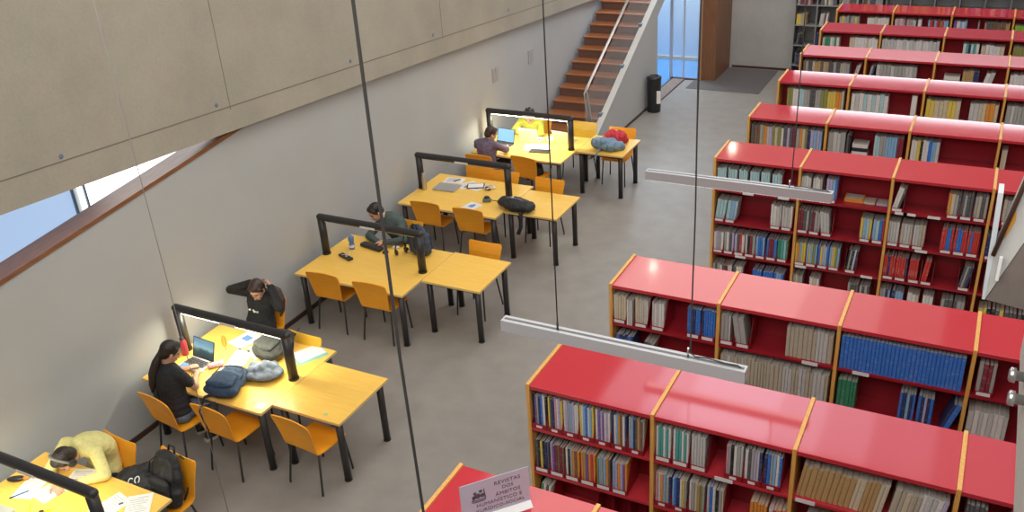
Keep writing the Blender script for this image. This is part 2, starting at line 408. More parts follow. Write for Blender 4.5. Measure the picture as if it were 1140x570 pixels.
# ------------------------------------------------------------------ staircase
st = thing('staircase', 'brown wooden stair with white side wall and glass balustrade along the white wall', 'stairs', (0, 0, 0))
XS0, XS1 = XW+.07, -6.20
RISE, RUN, N0 = .1713, .3123, 16
for n in range(N0):
    y = 14.41 + n*RUN; z = .108 + RISE*n
    MB().box(XS0, XS1, y-.02, y+RUN+.02, z-.024, z, bev=.006).build('tread', M['stairwood'], st)
    MB().box(XS0+.02, XS1, y+.005, y+.025, max(0, z-RISE), z-.024).build('riser', plain('riser_brown', (.16, .085, .06), .5) if n == 0 else bpy.data.materials['riser_brown'], st)
ya, yb = 14.2, 14.41+N0*RUN
def zs(y): return .30 + (y-14.41)*RISE/RUN
MB().prism([(14.15, 0), (17.72, 0), (17.72, zs(17.72)-.36), (yb, zs(yb)-.36), (yb, zs(yb)), (14.15, zs(14.15))], 'x', -6.20, -6.10).build('side_wall', M['wall'], st)
MB().prism([(14.15, zs(14.15)), (yb, zs(yb)), (yb, zs(yb)+.012), (14.15, zs(14.15)+.012)], 'x', -6.21, -6.09).build('side_wall_cap', plain('cap_paint', (.58, .57, .54), .6), st)
MB().box(-6.10, -6.088, 14.15, 17.72, 0, .05).build('skirting', M['baseboard'], st)
gl = MB().prism([(14.25, zs(14.25)-.05), (19.3, zs(19.3)-.05), (19.3, zs(19.3)+.82), (14.25, zs(14.25)+.82)], 'x', -6.232, -6.222).build('glass_panel', M['glass'], st)
for y in (14.9, 16.0, 17.0, 18.0):
    MB().box(-6.24, -6.17, y-.045, y+.045, zs(y)-.04, zs(y)+.05, bev=.008).build('glass_clamp', M['mullion'], st)
for dx, dz in ((-6.27, .86), (-6.32, .80)):
    MB().tube([(dx, 14.62, zs(14.62)+dz-.75), (dx, 14.45, zs(14.45)+dz-.02), (dx, 14.55, zs(14.55)+dz), (dx, 19.2, zs(19.2)+dz)], .017, 8).build('handrail', M['steel'], st)
# ------------------------------------------------------------------ upper gallery edge at the right
gs = MB()
gs.box(.285, .78, -2.9, 3.60, 3.80, 4.22)
gal = struct(gs.build('floor_gallery', M['grey_concrete']))
bl = bpy.data.objects.new('trim_5', None); COL.objects.link(bl); bl.location = (.14, 4.0, 3.797); struct(bl)
MB().prism([(0, 0), (.102, .295), (.36, 1.04), (.36, 2.25), (.075, .655), (0, .235)], 'y', 0, .10).build('sloped_parapet', plain('pale_concrete', (.55, .55, .53), .7, noise=.06, nscale=8), bl)
MB().prism([(.003, -.004), (.16, -.025), (.62, -.025), (.62, 1.78), (.36, 1.036), (.102, .291)], 'y', .006, .12).build('soffit_side', plain('shaded_concrete', (.20, .165, .15), .8, noise=.1, nscale=8), bl)  # face in shade, its darkness put into the colour
MB().prism([(0, 0), (.0, .24), (-.008, .505), (-.028, .505), (-.012, 0)], 'y', -.004, .104).build('steel_edge', plain('pale_edge', (.62, .67, .70), .4), bl)
MB().tube([(-.002, -.02, .225), (.058, -.02, .554), (.33, -.02, 2.0)], .010, 8).build('handrail', M['baseboard'], bl)
MB().box(.022, .037, -.03, -.012, .11, .225, bev=.004).build('bracket', M['white_plastic'], bl)
MB().prism([(.030, .304), (.056, .392), (.049, .45), (.030, .36)], 'y', -.006, .0).build('orange_panel', M['orange_paint'], bl)
for y in (3.02, 3.17):
    c = thing('glass_clamp', ('upper' if y > 3 else 'lower')+' round steel clamp on the grey gallery edge at far right', 'clamp', (.285, y, 3.95)); c.parent = gal; del c['label']; del c['category']
    mx = Matrix.Rotation(-PI/2, 4, 'Y')
    MB().lathe([(.018, 0), (.018, .03), (.028, .032), (.028, .048), (.02, .054)], 16, mx).build('clamp_disc', M['steel'], c)
# ------------------------------------------------------------------ lights
def area(name, loc, sx, sy, power, col, rot=(0, 0, 0)):
    l = bpy.data.lights.new(name, 'AREA'); l.shape = 'RECTANGLE'; l.size = sx; l.size_y = sy; l.energy = power; l.color = col
    o = bpy.data.objects.new(name, l); COL.objects.link(o); o.location = loc; o.rotation_euler = rot; return o
sk = bpy.data.objects.new('window_unseen_4', None); COL.objects.link(sk); sk.location = (0, 0, 7.98); struct(sk)  # unseen skylight, pane strengths stepped to fade its reflection on bookcase tops
[MB().box(a+.01, b-.01, 12.8, 14.9, -.02, 0).build('unseen_skylight_pane', emit('unseen_skylight_daylight', (.78, .86, 1), 4.0*k, (.5, .5, .5)), sk) for a, b, k in ((-5.5, -4.7, .4), (-4.7, -4.0, .75), (-4.0, -2.4, 1), (-2.4, -1.6, .75), (-1.6, -.8, .5), (-.8, .2, .3), (.2, 1.4, .15))]
[MB().box(a+.01, b-.01, 15.1, 20.2, -.02, 0).build('unseen_skylight_stepped', emit('unseen_skylight_stepped', (1, .97, .92), 2.3*k, (.5, .5, .5)), sk) for a, b, k in ((-6.9, -2.8, 1), (-2.8, -2.0, .7), (-2.0, -1.2, .45), (-1.2, 0, .2))]
area('fill_light', (-1.5, 1.5, 7.6), 8, 5, 425, (1, .975, .93), (R(26), 0, R(8)))  # unseen front fill added on the camera side, tilted forward
area('fill_light', (-4.6, 8.3, 7.9), 3.4, 6.5, 160, (1, .975, .93))  # unseen fill added over the study tables
area('fill_light', (2.5, 9, 7.9), 6, 7, 230, (1, .975, .93))  # unseen fill added over the aisles
area('sideroom_added_light', (-6.65, 20.2, 3.9), 1.3, 1.0, 165, (.70, .86, 1))  # unseen area light added to brighten the side room
for q in ((-5.17, YF-.08, 5.67), (-6.27, 18.08, 7.86)):
    sp_ = bpy.data.objects.new('spot_lamp', None); COL.objects.link(sp_); sp_.location = q; struct(sp_)
    MB().ell((0, 0, 0), (.09, .09, .09)).build('lamp_globe', emit('spot_globe', (1, .90, .72), 14), sp_)
    MB().box(-.05, .05, -.05, .05, .08, .11).build('lamp_base', M['mullion'], sp_)
scene.world = bpy.data.worlds.new('world'); scene.world.use_nodes = True
scene.world.node_tree.nodes['Background'].inputs[0].default_value = (.8, .88, 1, 1)
scene.world.node_tree.nodes['Background'].inputs[1].default_value = .6
scene.view_settings.view_transform = 'Standard'; scene.view_settings.look = 'None'; scene.view_settings.gamma = 1
scene.view_settings.exposure = 0.28; scene.view_settings.use_curve_mapping = False
# ------------------------------------------------------------------ red bookcases
X0, BW, DEP, TOPZ, UT = -2.761, 1.002, .643, 1.881, .030
ROWS = dict(A=3.437, B=5.077, C=6.784, D=10.156, E=11.765, F=13.505, G=15.079, H=16.748, I=18.385)
RNAME = dict(A='nearest', B='second', C='third', D='fourth', E='fifth', F='sixth', G='seventh', H='eighth', I='ninth')
SHZ = (1.47, 1.04, .61, .17)
NB = 5
BAYN = ('leftmost', 'second', 'third', 'fourth', 'fifth')
LEVN = ('top', 'second', 'third', 'bottom')
LAB = {'B': [(0, 0, .69), (0, 1, .0)], }
def make_bookcase(row):
    y0 = ROWS[row]
    t = thing('bookcase', {'A': 'red topped bookcase nearest the camera, with the grey sign standing on it',
        'B': 'red topped bookcase second from the front, full of thin colourful magazines',
        'C': 'red topped bookcase third from the front, with blue bound volumes',
        'D': 'fourth red topped bookcase from the front, all its four shelves in view',
        'E': 'fifth red topped bookcase from the front, with a white reflection along its back edge',
        'F': 'sixth red topped bookcase from the front, with yellow volumes in it',
        'G': 'seventh red topped bookcase from the front, with brown old books at its left',
        'H': 'eighth red topped bookcase from the front, with long runs of white volumes',
        'I': 'farthest red topped bookcase, in front of the grey metal shelves'}[row], 'bookcase', (X0, y0, 0), 0, 'red topped bookcases in parallel rows')
    for k in range(NB+1):
        x = k*BW
        MB().box(x-UT/2, x+UT/2, 0, DEP, 0, TOPZ, bev=.005).build('upright', M['edge'], t)
    for k in range(NB):
        a, b = k*BW+UT/2, (k+1)*BW-UT/2
        MB().box(a, b, .006, DEP-.006, TOPZ-.048, TOPZ-.014, bev=.003).build('top_panel', M['red'], t)
        MB().box(a, b, DEP/2-.009, DEP/2+.009, .08, TOPZ-.05).build('back_panel', M['maroon'], t)
        MB().box(a, b, .03, DEP-.03, 0, .145).build('plinth', M['maroon'], t)
        for lv, z in enumerate(SHZ):
            MB().box(a, b, .008, DEP/2-.010, z-.026, z, bev=.002).box(a, b, DEP/2+.010, DEP-.008, z-.026, z, bev=.002).build('shelf', M['maroon'] if row not in 'B' else M['red'], t)
    return t
CASES = {r: make_bookcase(r) for r in ROWS}
# strip labels clipped on shelf edges
def strip(row, bay, lv, f0, w=.13):
    a = bay*BW+UT/2
    MB().box(a+f0*.97, a+f0*.97+w, .003, .008, SHZ[lv]-.027, SHZ[lv]+.004).build('shelf_label', M['label'], CASES[row])
for a in (('B', 1, 0, .47), ('B', 2, 0, .02), ('C', 1, 0, .74), ('C', 2, 0, .13), ('D', 0, 0, .35), ('D', 0, 0, .78), ('D', 0, 2, .30), ('D', 1, 2, .02), ('D', 1, 2, .8), ('D', 2, 0, .14), ('D', 2, 0, .4), ('D', 2, 0, .05), ('D', 2, 1, .32)):
    strip(*a)
# ------------------------------------------------------------------ books and magazines
PAL = dict(white=(.78, .76, .73), cream=(.66, .58, .42), beige=(.52, .47, .37), tan=(.52, .34, .15), brown=(.22, .13, .08), grey=(.42, .42, .40), pale_grey=(.60, .60, .58),
    dark_grey=(.12, .12, .13), black=(.03, .03, .035), navy=(.04, .06, .17), blue=(.05, .20, .66), light_blue=(.28, .50, .74), cyan=(.45, .66, .70), teal=(.10, .42, .38), green=(.05, .28, .15), lime=(.30, .62, .06),
    olive=(.30, .31, .10), yellow=(.78, .60, .12), orange=(.80, .32, .06), red=(.66, .06, .05), maroon=(.26, .04, .06), pink=(.68, .34, .40), purple=(.23, .12, .36), lavender=(.52, .46, .66))
CN = lambda c: c.replace('_', ' ')
def book_mesh(name, cover, soft):
    m = MB().use(cover)
    cv = .10 if soft else .07; sp = .02 if soft else .035
    # cover: C section, spine slightly rounded, at y=0
    out = [(0, 1), (0, .03), (.12, .006), (.5, 0), (.88, .006), (1, .03), (1, 1)]
    inn = [(1-cv, 1), (1-cv, sp+.02), (.5, sp), (cv, sp+.02), (cv, 1)]
    m.prism(out+inn, 'z', 0, 1)
    m.use(M['pages']); m.box(cv, 1-cv, sp+.015, .98, .012, .985)
    return m.mesh(name)
ME = {k: book_mesh(k, M['cover'], k == 'magazine') for k in ('magazine', 'bound_volume', 'book')}
ITEMS = []      # kind, location, dims, lean, colour name, row, bay, level
def item(kind, row, bay, lv, x, dims, col, lean=0., yoff=.03, flat=False, z=None, jit=True):
    a = X0 + bay*BW + UT/2
    loc = Vector((a + x, ROWS[row] + yoff, (SHZ[lv] if z is None else z)))
    ITEMS.append(dict(kind=kind, loc=loc, dims=dims, lean=lean, col=col, row=row, bay=bay, lv=lv, flat=flat, x=x))
def run(row, bay, lv, f0, f1, kind, cols, t=.03, h=.27, d=.21, lean=0., hv=.012, yoff=.035, z=None, seq=False, tv=.25):
    """a row of upright spines filling f0..f1 of a shelf"""
    x = f0*.972; xe = f1*.972; i = 0; out = []
    while True:
        w = t*(1+rnd.uniform(-tv, tv))
        if x + w > xe + .002: break
        c = cols[min(int(len(cols)*(x-f0*.972)/max(1e-6, xe-f0*.972)), len(cols)-1)] if seq else rnd.choice(cols)
        item(kind, row, bay, lv, x, (w*.96, d*(1+rnd.uniform(-.03, .03)), h+rnd.uniform(-hv, hv)), c, lean, yoff+rnd.uniform(0, .006), z=z)
        x += w; i += 1
FILES = []
def file(row, bay, lv, f0, cols=None, n=7, w=.132, h=.285, fill=1., seq=False, lab=True, lean=0., kind='magazine', t=None):
    """a magazine box with a low labelled front, and what stands in it"""
    FILES.append((row, bay, lv, f0*.972, w, ('small' if row == 'B' and (lv == 0 or bay == 1) and not (bay == 1 and f0 < .4 and lv == 0) else 'wide') if lab else False, cols))
    if cols:
        x0 = f0*.972+.0045; wi = (w-.009)*fill; tt = t or wi/n; x = x0
        for i in range(n):
            ww = tt*(1+(rnd.uniform(-.22, .22) if n > 2 else 0)); ww = min(ww, x0+wi-x)
            if ww < .004: break
            c = cols[i % len(cols)] if seq else rnd.choice(cols)
            item(kind, row, bay, lv, x, (ww*.95, .205*(1+rnd.uniform(-.03, .03)), h+rnd.uniform(-.014, .008)), c, lean, .030+rnd.uniform(0, .006), z=SHZ[lv]+.006)
            x += ww
def files(row, bay, lv, f0, n, cols, per=7, **k):
    for i in range(n): file(row, bay, lv, f0+i*.1355, cols[i] if isinstance(cols[0], (list, tuple)) else cols, per, **k)
# --- second bookcase
W = 'white'
files('B', 0, 0, .0, 7, [['black', 'purple', 'grey', 'navy', 'blue', 'white'], ['yellow', 'dark_grey', 'navy', 'pink', 'white', 'lavender'], ['white', 'lavender', 'grey', 'light_blue', 'lavender', 'white'],
    ['yellow', 'white', 'light_blue', 'blue', 'white', 'light_blue'], ['white', 'purple', 'lavender', 'purple', 'white', 'lavender'], ['navy', 'white', 'light_blue', 'orange', 'brown', 'white'], ['grey', 'light_blue', 'navy', 'brown', 'tan', 'brown']], per=7, seq=True, h=.30)
files('B', 0, 1, .0, 6, [['dark_grey', 'black', 'yellow', 'black', 'navy', 'dark_grey'], ['lavender', 'purple', 'maroon', 'brown', 'maroon', 'brown'], ['white', 'black', 'grey', 'orange', 'brown', 'orange'],
    ['orange', 'tan', 'purple', 'orange', 'red', 'orange'], ['olive', 'light_blue', 'grey', 'light_blue', 'orange', 'brown'], ['light_blue', 'lavender', 'orange', 'lavender', 'purple', 'orange']], per=6, seq=True, h=.285)
file('B', 0, 2, .0, ['green', 'white', 'dark_grey', 'white'], 4, seq=True, lean=7, fill=.9)
file('B', 0, 2, .52); file('B', 0, 2, .66); file('B', 0, 2, .8)
files('B', 1, 0, .0, 2, ['white', 'teal', 'teal', 'white', 'teal', 'white'], per=6, seq=True, h=.29)
file('B', 1, 0, .275, ['white', 'pale_grey'], 5, h=.29)
files('B', 1, 0, .535, 3, [['pink', 'grey', 'black', 'white', 'grey', 'pale_grey'], ['white', 'dark_grey', 'grey', 'lavender', 'pale_grey', 'navy'], ['navy', 'blue', 'grey', 'light_blue', 'white', 'blue']], per=6, seq=True, h=.285)
files('B', 1, 1, .0, 4, [['pink', 'white', 'orange', 'light_blue', 'grey', 'navy'], ['light_blue', 'blue', 'navy', 'white', 'yellow', 'grey'], ['white', 'grey', 'cream', 'tan', 'olive', 'grey'], ['pale_grey', 'blue', 'white', 'black', 'grey', 'cream']], per=6, seq=True, h=.285)
file('B', 1, 1, .73, ['orange', 'orange', 'orange', 'yellow', 'orange'], 5, h=.26); file('B', 1, 1, .866, ['orange', 'red', 'white'], 4, h=.24)
run('B', 2, 0, .012, .60, 'bound_volume', ['tan', 'tan', 'tan', 'tan', 'cream', 'tan', 'cream'], t=.034, h=.265, lean=8, seq=True)
run('B', 2, 0, .62, .965, 'bound_volume', ['beige', 'cream', 'beige', 'white', 'pale_grey', 'white', 'lavender'], t=.033, h=.255, lean=7, seq=True)
file('B', 3, 0, .04, ['dark_grey', 'white', 'grey'], 5); file('B', 3, 0, .3, ['pale_grey'], 3)
run('B', 2, 1, .1, .6, 'bound_volume', ['tan', 'beige'], t=.035, h=.25)
# --- third bookcase
WB = ['white', 'white', 'cream', 'pale_grey']
file('C', 0, 0, .0, WB, 5, kind='bound_volume', h=.28); run('C', 0, 0, .142, .205, 'bound_volume', WB, t=.02, h=.26, yoff=.012); file('C', 0, 0, .215, WB, 6, kind='bound_volume', h=.28); file('C', 0, 0, .38, WB, 5, kind='bound_volume', h=.27)
files('C', 0, 0, .72, 2, ['blue', 'blue', 'navy', 'blue'], per=6, h=.285, kind='bound_volume')
run('C', 0, 1, .02, .21, 'bound_volume', ['blue', 'navy', 'blue'], t=.03, h=.29); run('C', 0, 1, .24, .36, 'bound_volume', ['grey', 'dark_grey', 'white'], t=.03, h=.27, lean=14)
file('C', 1, 0, .0, ['white', 'grey', 'pale_grey'], 3, kind='bound_volume', h=.28, fill=.7); file('C', 1, 0, .145, ['grey', 'dark_grey'], 2, fill=.8, lean=-9)
run('C', 1, 0, .585, .99, 'bound_volume', ['beige', 'beige', 'pale_grey'], t=.034, h=.29)
run('C', 1, 1, .02, .99, 'bound_volume', ['beige', 'pale_grey', 'beige'], t=.0305, h=.325, yoff=.012, d=.26)
run('C', 2, 0, .012, .99, 'bound_volume', ['blue'], t=.030, h=.305, yoff=.02, hv=.003, tv=.08)
run('C', 2, 1, .02, .175, 'bound_volume', ['green', 'teal', 'green'], t=.03, h=.30); 
file('C', 2, 1, .52, ['blue', 'navy', 'light_blue', 'navy'], 5, seq=True, kind='bound_volume', h=.29); file('C', 2, 1, .665, ['blue', 'navy', 'lavender', 'navy'], 5, seq=True, kind='bound_volume', h=.29)
run('C', 2, 1, .85, .95, 'bound_volume', ['navy', 'blue'], t=.034, h=.28, lean=17)
file('C', 3, 0, .03, ['dark_grey', 'grey', 'maroon'], 4); run('C', 3, 1, .02, .33, 'bound_volume', ['white', 'white', 'pale_grey'], t=.036, h=.27)
# --- fourth bookcase, four shelves
files('D', 0, 0, .01, 6, ['cyan'], per=4, h=.27, w=.118, kind='bound_volume', lab=False)
files('D', 0, 1, .0, 2, ['cyan', 'grey', 'light_blue'], per=3, h=.28, kind='bound_volume', lean=6)
files('D', 0, 1, .70, 2, ['pale_grey', 'white'], per=4, h=.30, kind='bound_volume')
files('D', 0, 2, .0, 7, [['white', 'lavender', 'grey'], ['grey', 'white', 'dark_grey', 'lavender'], ['lavender', 'dark_grey', 'red', 'white'], ['pale_grey', 'black', 'maroon', 'grey'], ['light_blue', 'blue', 'blue'], ['blue', 'maroon', 'maroon'], ['green', 'teal', 'cyan']], per=4, seq=True, h=.28)
files('D', 0, 3, .0, 3, ['dark_grey', 'grey', 'white', 'maroon'], per=4, h=.26); files('D', 0, 3, .52, 3, ['blue', 'light_blue'], per=4, h=.26)
files('D', 1, 0, .0, 2, ['pale_grey', 'grey', 'white'], per=4, h=.28); file('D', 1, 0, .29, ['blue', 'light_blue', 'lavender'], 4, h=.28)
for x, c, n in ((.50, 'orange', 2), (.72, 'cream', 1), (.86, 'lavender', 1)):
    for j in range(n): item('book', 'D', 1, 0, x*.972, (.21 if c == 'orange' else .12, .16, .022), c, 0, .12, True, SHZ[0]+.001+j*.0225)
files('D', 1, 1, .0, 2, ['purple', 'dark_grey', 'maroon', 'grey'], per=4, h=.28); file('D', 1, 1, .28, ['white', 'pale_grey'], 3, fill=.8, lean=-6)
file('D', 1, 1, .72, ['yellow', 'light_blue', 'cyan', 'yellow'], 4, seq=True); file('D', 1, 1, .86, ['light_blue', 'cyan', 'blue', 'red'], 4, seq=True)
files('D', 1, 2, .0, 4, [['yellow', 'orange', 'light_blue', 'yellow'], ['light_blue', 'yellow', 'light_blue', 'olive'], ['blue', 'yellow', 'lavender', 'cyan'], ['light_blue', 'cream', 'yellow', 'olive']], per=5, seq=True, h=.29); file('D', 1, 2, .60, ['black', 'white', 'navy', 'grey'], 5, lean=5)
file('D', 1, 3, .0, ['olive', 'grey', 'cream'], 4); file('D', 1, 3, .2, ['white', 'cream'], 3); files('D', 1, 3, .66, 2, ['dark_grey', 'grey'], per=4)
file('D', 2, 0, .0, ['white', 'yellow', 'dark_grey'], 3, fill=.7, lean=12); files('D', 2, 0, .58, 3, [['orange', 'cream', 'grey', 'dark_grey'], ['dark_grey', 'grey', 'dark_grey'], ['grey', 'beige', 'dark_grey']], per=4, seq=True, h=.28)
files('D', 2, 1, .0, 3, ['beige', 'pale_grey'], per=4, h=.29, kind='bound_volume'); files('D', 2, 1, .57, 3, ['red', 'red', 'blue', 'red'], per=5, h=.29)
files('D', 2, 2, .0, 2, ['red', 'red', 'navy', 'red'], per=5, h=.285); file('D', 2, 2, .285, ['red'], 5, fill=.8); file('D', 2, 2, .42, ['red'], 2, fill=.5, lean=6); file('D', 2, 2, .82, ['dark_grey', 'white', 'navy', 'grey'], 4, fill=.8, lean=8)
files('D', 2, 3, .0, 2, ['grey', 'light_blue', 'navy'], per=4); file('D', 2, 3, .31, ['white', 'cream'], 3); file('D', 2, 3, .48, ['white'], 3); files('D', 2, 3, .68, 2, ['grey', 'dark_grey'], per=3)
files('D', 3, 0, .1, 3, ['beige', 'grey'], per=4, h=.28); files('D', 3, 1, .0, 2, ['red', 'navy'], per=4); files('D', 3, 2, .05, 2, ['grey', 'white'], per=4); files('D', 3, 3, .05, 5, ['yellow', 'dark_grey', 'black'], per=3, h=.25)
# --- fifth to ninth bookcases, only the top shelf shows
mix = ['white', 'cream', 'brown', 'tan', 'dark_grey', 'pale_grey', 'maroon', 'navy', 'lavender', 'orange', 'grey', 'olive', 'light_blue']
run('E', 0, 0, .02, .985, 'book', mix, t=.036, h=.28)
run('E', 1, 0, .02, .24, 'book', ['pale_grey', 'grey'], t=.05, h=.28); run('E', 1, 0, .255, .31, 'book', ['black', 'dark_grey'], t=.025, h=.26)
for j, c in enumerate(('white', 'black', 'white')): item('book', 'E', 1, 0, .33*.972, (.19, .2, .05), c, 0, .05, True, SHZ[0]+.001+j*.051)
run('E', 1, 0, .60, .98, 'book', ['cyan', 'grey', 'light_blue', 'light_blue', 'maroon', 'grey'], t=.036, h=.29, seq=True)
run('E', 2, 0, .02, .38, 'book', ['white', 'yellow', 'black', 'white', 'blue', 'light_blue', 'pale_grey', 'pale_grey'], t=.032, h=.28, seq=True); run('E', 3, 0, .03, .09, 'book', ['cream'], t=.03)
run('F', 0, 0, .12, .98, 'book', ['olive', 'white', 'cyan', 'grey', 'dark_grey', 'grey', 'olive', 'yellow', 'yellow', 'orange', 'pale_grey'], t=.042, h=.29, seq=True)
run('F', 1, 0, .03, .55, 'book', ['pale_grey', 'white', 'cyan'], t=.055, h=.29, tv=.1); run('F', 1, 0, .86, .95, 'book', ['white'], t=.06, h=.31)
run('F', 2, 0, .03, .52, 'book', ['yellow', 'cream', 'yellow'], t=.055, h=.28, tv=.1); run('F', 2, 0, .60, .99, 'book', ['pale_grey', 'cream', 'orange', 'cream'], t=.05, h=.28, seq=True); run('F', 3, 0, .03, .5, 'book', ['grey', 'pale_grey'], t=.05, h=.28)
run('G', 0, 0, .03, .80, 'book', ['brown', 'grey', 'beige', 'dark_grey', 'tan', 'grey'], t=.036, h=.28); run('G', 0, 0, .82, .90, 'book', ['pale_grey', 'grey'], t=.03, lean=14)
run('G', 1, 0, .03, .12, 'book', ['grey', 'navy'], t=.03, lean=10); run('G', 1, 0, .16, .80, 'book', ['pale_grey', 'grey'], t=.052, h=.29, tv=.1)
for j, c in enumerate(('dark_grey', 'black', 'white')): item('book', 'G', 2, 0, .14*.972, (.22, .2, .06), c, 0, .05, True, SHZ[0]+.001+j*.061)
run('G', 2, 0, .40, .66, 'book', ['grey', 'dark_grey', 'tan', 'navy'], t=.04, h=.28); run('G', 2, 0, .68, .80, 'book', ['white', 'pale_grey'], t=.05, lean=12); run('G', 3, 0, .03, .3, 'book', ['white'], t=.05)
run('H', 0, 0, .03, .36, 'book', ['white', 'green', 'pale_grey', 'black'], t=.04, h=.27); run('H', 0, 0, .5, .98, 'book', ['white', 'white', 'cream'], t=.045, h=.29)
run('H', 1, 0, .02, .99, 'book', ['white', 'pale_grey'], t=.048, h=.29); run('H', 2, 0, .30, .56, 'book', ['blue', 'white', 'navy', 'teal'], t=.04, h=.28); run('H', 2, 0, .58, .98, 'book', ['white', 'cream'], t=.06, h=.27); run('H', 3, 0, .03, .25, 'book', ['olive', 'pale_grey'], t=.045)
run('I', 0, 0, .04, .42, 'book', ['grey', 'red', 'dark_grey', 'yellow', 'grey'], t=.04, h=.28); run('I', 0, 0, .56, .98, 'book', ['white', 'white', 'cream'], t=.045, h=.28)
run('I', 1, 0, .03, .42, 'book', ['grey', 'pink', 'dark_grey', 'pale_grey'], t=.04, h=.27); run('I', 1, 0, .44, .52, 'book', ['white'], t=.06); run('I', 1, 0, .62, .98, 'book', ['maroon', 'light_blue', 'red', 'yellow', 'olive', 'teal'], t=.036, h=.27)
run('I', 2, 0, .03, .27, 'book', ['lavender', 'white', 'purple', 'light_blue'], t=.045, h=.28); run('I', 2, 0, .44, .49, 'book', ['grey'], t=.03); run('I', 2, 0, .55, .98, 'book', ['brown', 'dark_grey', 'brown', 'tan'], t=.042, h=.27); run('I', 3, 0, .02, .4, 'book', ['lime'], t=.05, h=.24)
# --- grey metal shelves on the far wall
gx0, gy, cols_n, cw = -3.88, 20.15, 12, .45
GZ = (.10, .27, .71, 1.14, 1.57, 2.0)
GUN = 3
gcase = []
for u in range(GUN):
    t = thing('metal_bookcase', ('leftmost', 'middle', 'rightmost')[u]+' grey metal bookcase against the far wall behind the red bookcases', 'bookcase', (gx0+u*4*cw, gy, 0), 0, 'grey metal bookcases along the far wall')
    for k in range(5): 
        MB().box(k*cw-.012+(.013 if k == 0 else 0), k*cw+.012-(.013 if k == 4 else 0), 0, .42, 0, 2.43).build('upright', M['shelfgrey'], t)
    for k in range(4):
        for z in GZ + (2.42,): MB().box(k*cw+.012, (k+1)*cw-.012, .005, .415, z-.022, z).build('shelf', M['shelfgrey'], t)
    MB().box(0, 4*cw, .42, .435, 0, 2.43).build('back_panel', M['shelfgrey'], t)
    gcase.append(t)
def grun(c, lv, f0, f1, cols, t=.04, h=.25, lean=0.):
    x = c*cw + .016 + f0*(cw-.03); xe = c*cw+.016+f1*(cw-.03)
    while True:
        w = t*(1+rnd.uniform(-.25, .25))
        if x+w > xe: break
        ITEMS.append(dict(kind='book', loc=Vector((gx0+x, gy+.03, GZ[lv])), dims=(w*.95, .22, h+rnd.uniform(-.03, .02)), lean=lean, col=rnd.choice(cols), row='metal', bay=c, lv=lv, flat=False, x=x))
        x += w
grun(0, 4, .05, .8, ['maroon', 'grey', 'dark_grey'], h=.24); grun(0, 3, .05, .62, ['yellow', 'yellow', 'brown', 'grey'], h=.24); grun(0, 2, .1, .4, ['dark_grey', 'black', 'maroon'], lean=6); grun(0, 1, .1, .75, ['navy', 'dark_grey', 'navy'])
grun(1, 4, .1, .95, ['maroon', 'cream', 'grey', 'dark_grey']); grun(1, 3, .1, .55, ['maroon', 'white', 'pale_grey', 'white'], lean=5); grun(1, 2, .0, .3, ['navy', 'dark_grey']); 
for c in range(2, 11): grun(c, 5, .02, .97, ['grey', 'dark_grey', 'navy', 'brown', 'olive', 'black', 'pale_grey', 'yellow', 'maroon', 'blue'], t=.045, h=.26)
for c in range(2, 4): grun(c, 4, .02, .9, ['grey', 'dark_grey', 'brown'], t=.045)
# magazine boxes
def file_mesh():
    m = MB().use(M['maroon'])
    w, d, h, t = 1, .25, .26, .004
    m.box(0, 1, 0, d, 0, .005); m.box(0, 1, d-t, d, 0, h); m.box(0, 1, 0, t, 0, .045)
    tx = .022
    for a in (0, 1-tx):
        m.prism([(0, 0), (d, 0), (d, h), (.10, h), (0, .05)], 'x', a, a+tx)
    return m.mesh('magazine_box')
FM = file_mesh(); LMS = dict(wide=MB().use(M['label']).box(.12, .88, -.0022, -.0004, .008, .038).mesh('box_label'), small=MB().use(M['label']).box(.3, .68, -.0022, -.0004, .010, .032).mesh('box_label'))
def bayname(b): return BAYN[b]
cnt = {}
FILES.sort(key=lambda f: (f[0], f[1], f[2], f[3]))
for (row, bay, lv, x, w, lab, cols) in FILES:
    k = (row, bay, lv); cnt[k] = cnt.get(k, 0)+1
    o = bpy.data.objects.new('magazine_box', FM); COL.objects.link(o)
    o.location = (X0+bay*BW+UT/2+x, ROWS[row]+.012, SHZ[lv]+.0006); o.scale = (w-.003, 1, 1)
    tag(o, '%s magazine box, %s from left on %s shelf, %s bay, %s red bookcase' % ('white-labelled' if lab else 'plain', ordw(cnt[k]), LEVN[lv], bayname(bay), RNAME[row]), 'magazine box', 'magazine boxes on the red bookcases')
    if lab:
        l = bpy.data.objects.new('box_label', LMS[lab]); COL.objects.link(l); l.parent = o
# books
for it in ITEMS: it['px'] = 0
ITEMS.sort(key=lambda i: (i['row'], i['bay'], i['lv'], i['x'], i['loc'].z))
cc = {}
for it in ITEMS:
    k = (it['row'], it['bay'], it['lv'], it['kind'], it['flat']); cc[k] = cc.get(k, 0)+1; it['n'] = cc[k]
    d = it['dims']; c = it['loc']+Vector((d[0]/2, 0, d[2]/2)); u = px(c); a = d[0]*d[2]*(foc/u[2])**2
    vis = -20 < u[0] < 1160 and -20 < u[1] < 590
    it['size'] = a if vis else a*.0001
LIM = 300
def item_matrix(it):
    d = it['dims']; p = it['loc']
    if it['flat']:
        return Matrix.Translation(p) @ Matrix.Diagonal((*d, 1))
    L = R(it['lean']) if it['lean'] else 0      # positive: top leans to the right
    mx = Matrix.Translation(p)
    if L:
        if L < 0: mx = mx @ Matrix.Rotation(L, 4, 'Y')
        else: mx = mx @ Matrix.Translation((d[0], 0, 0)) @ Matrix.Rotation(L, 4, 'Y') @ Matrix.Translation((-d[0], 0, 0))
    return mx @ Matrix.Diagonal((*d, 1))
KN = dict(magazine='magazine', bound_volume='bound volume', book='book')
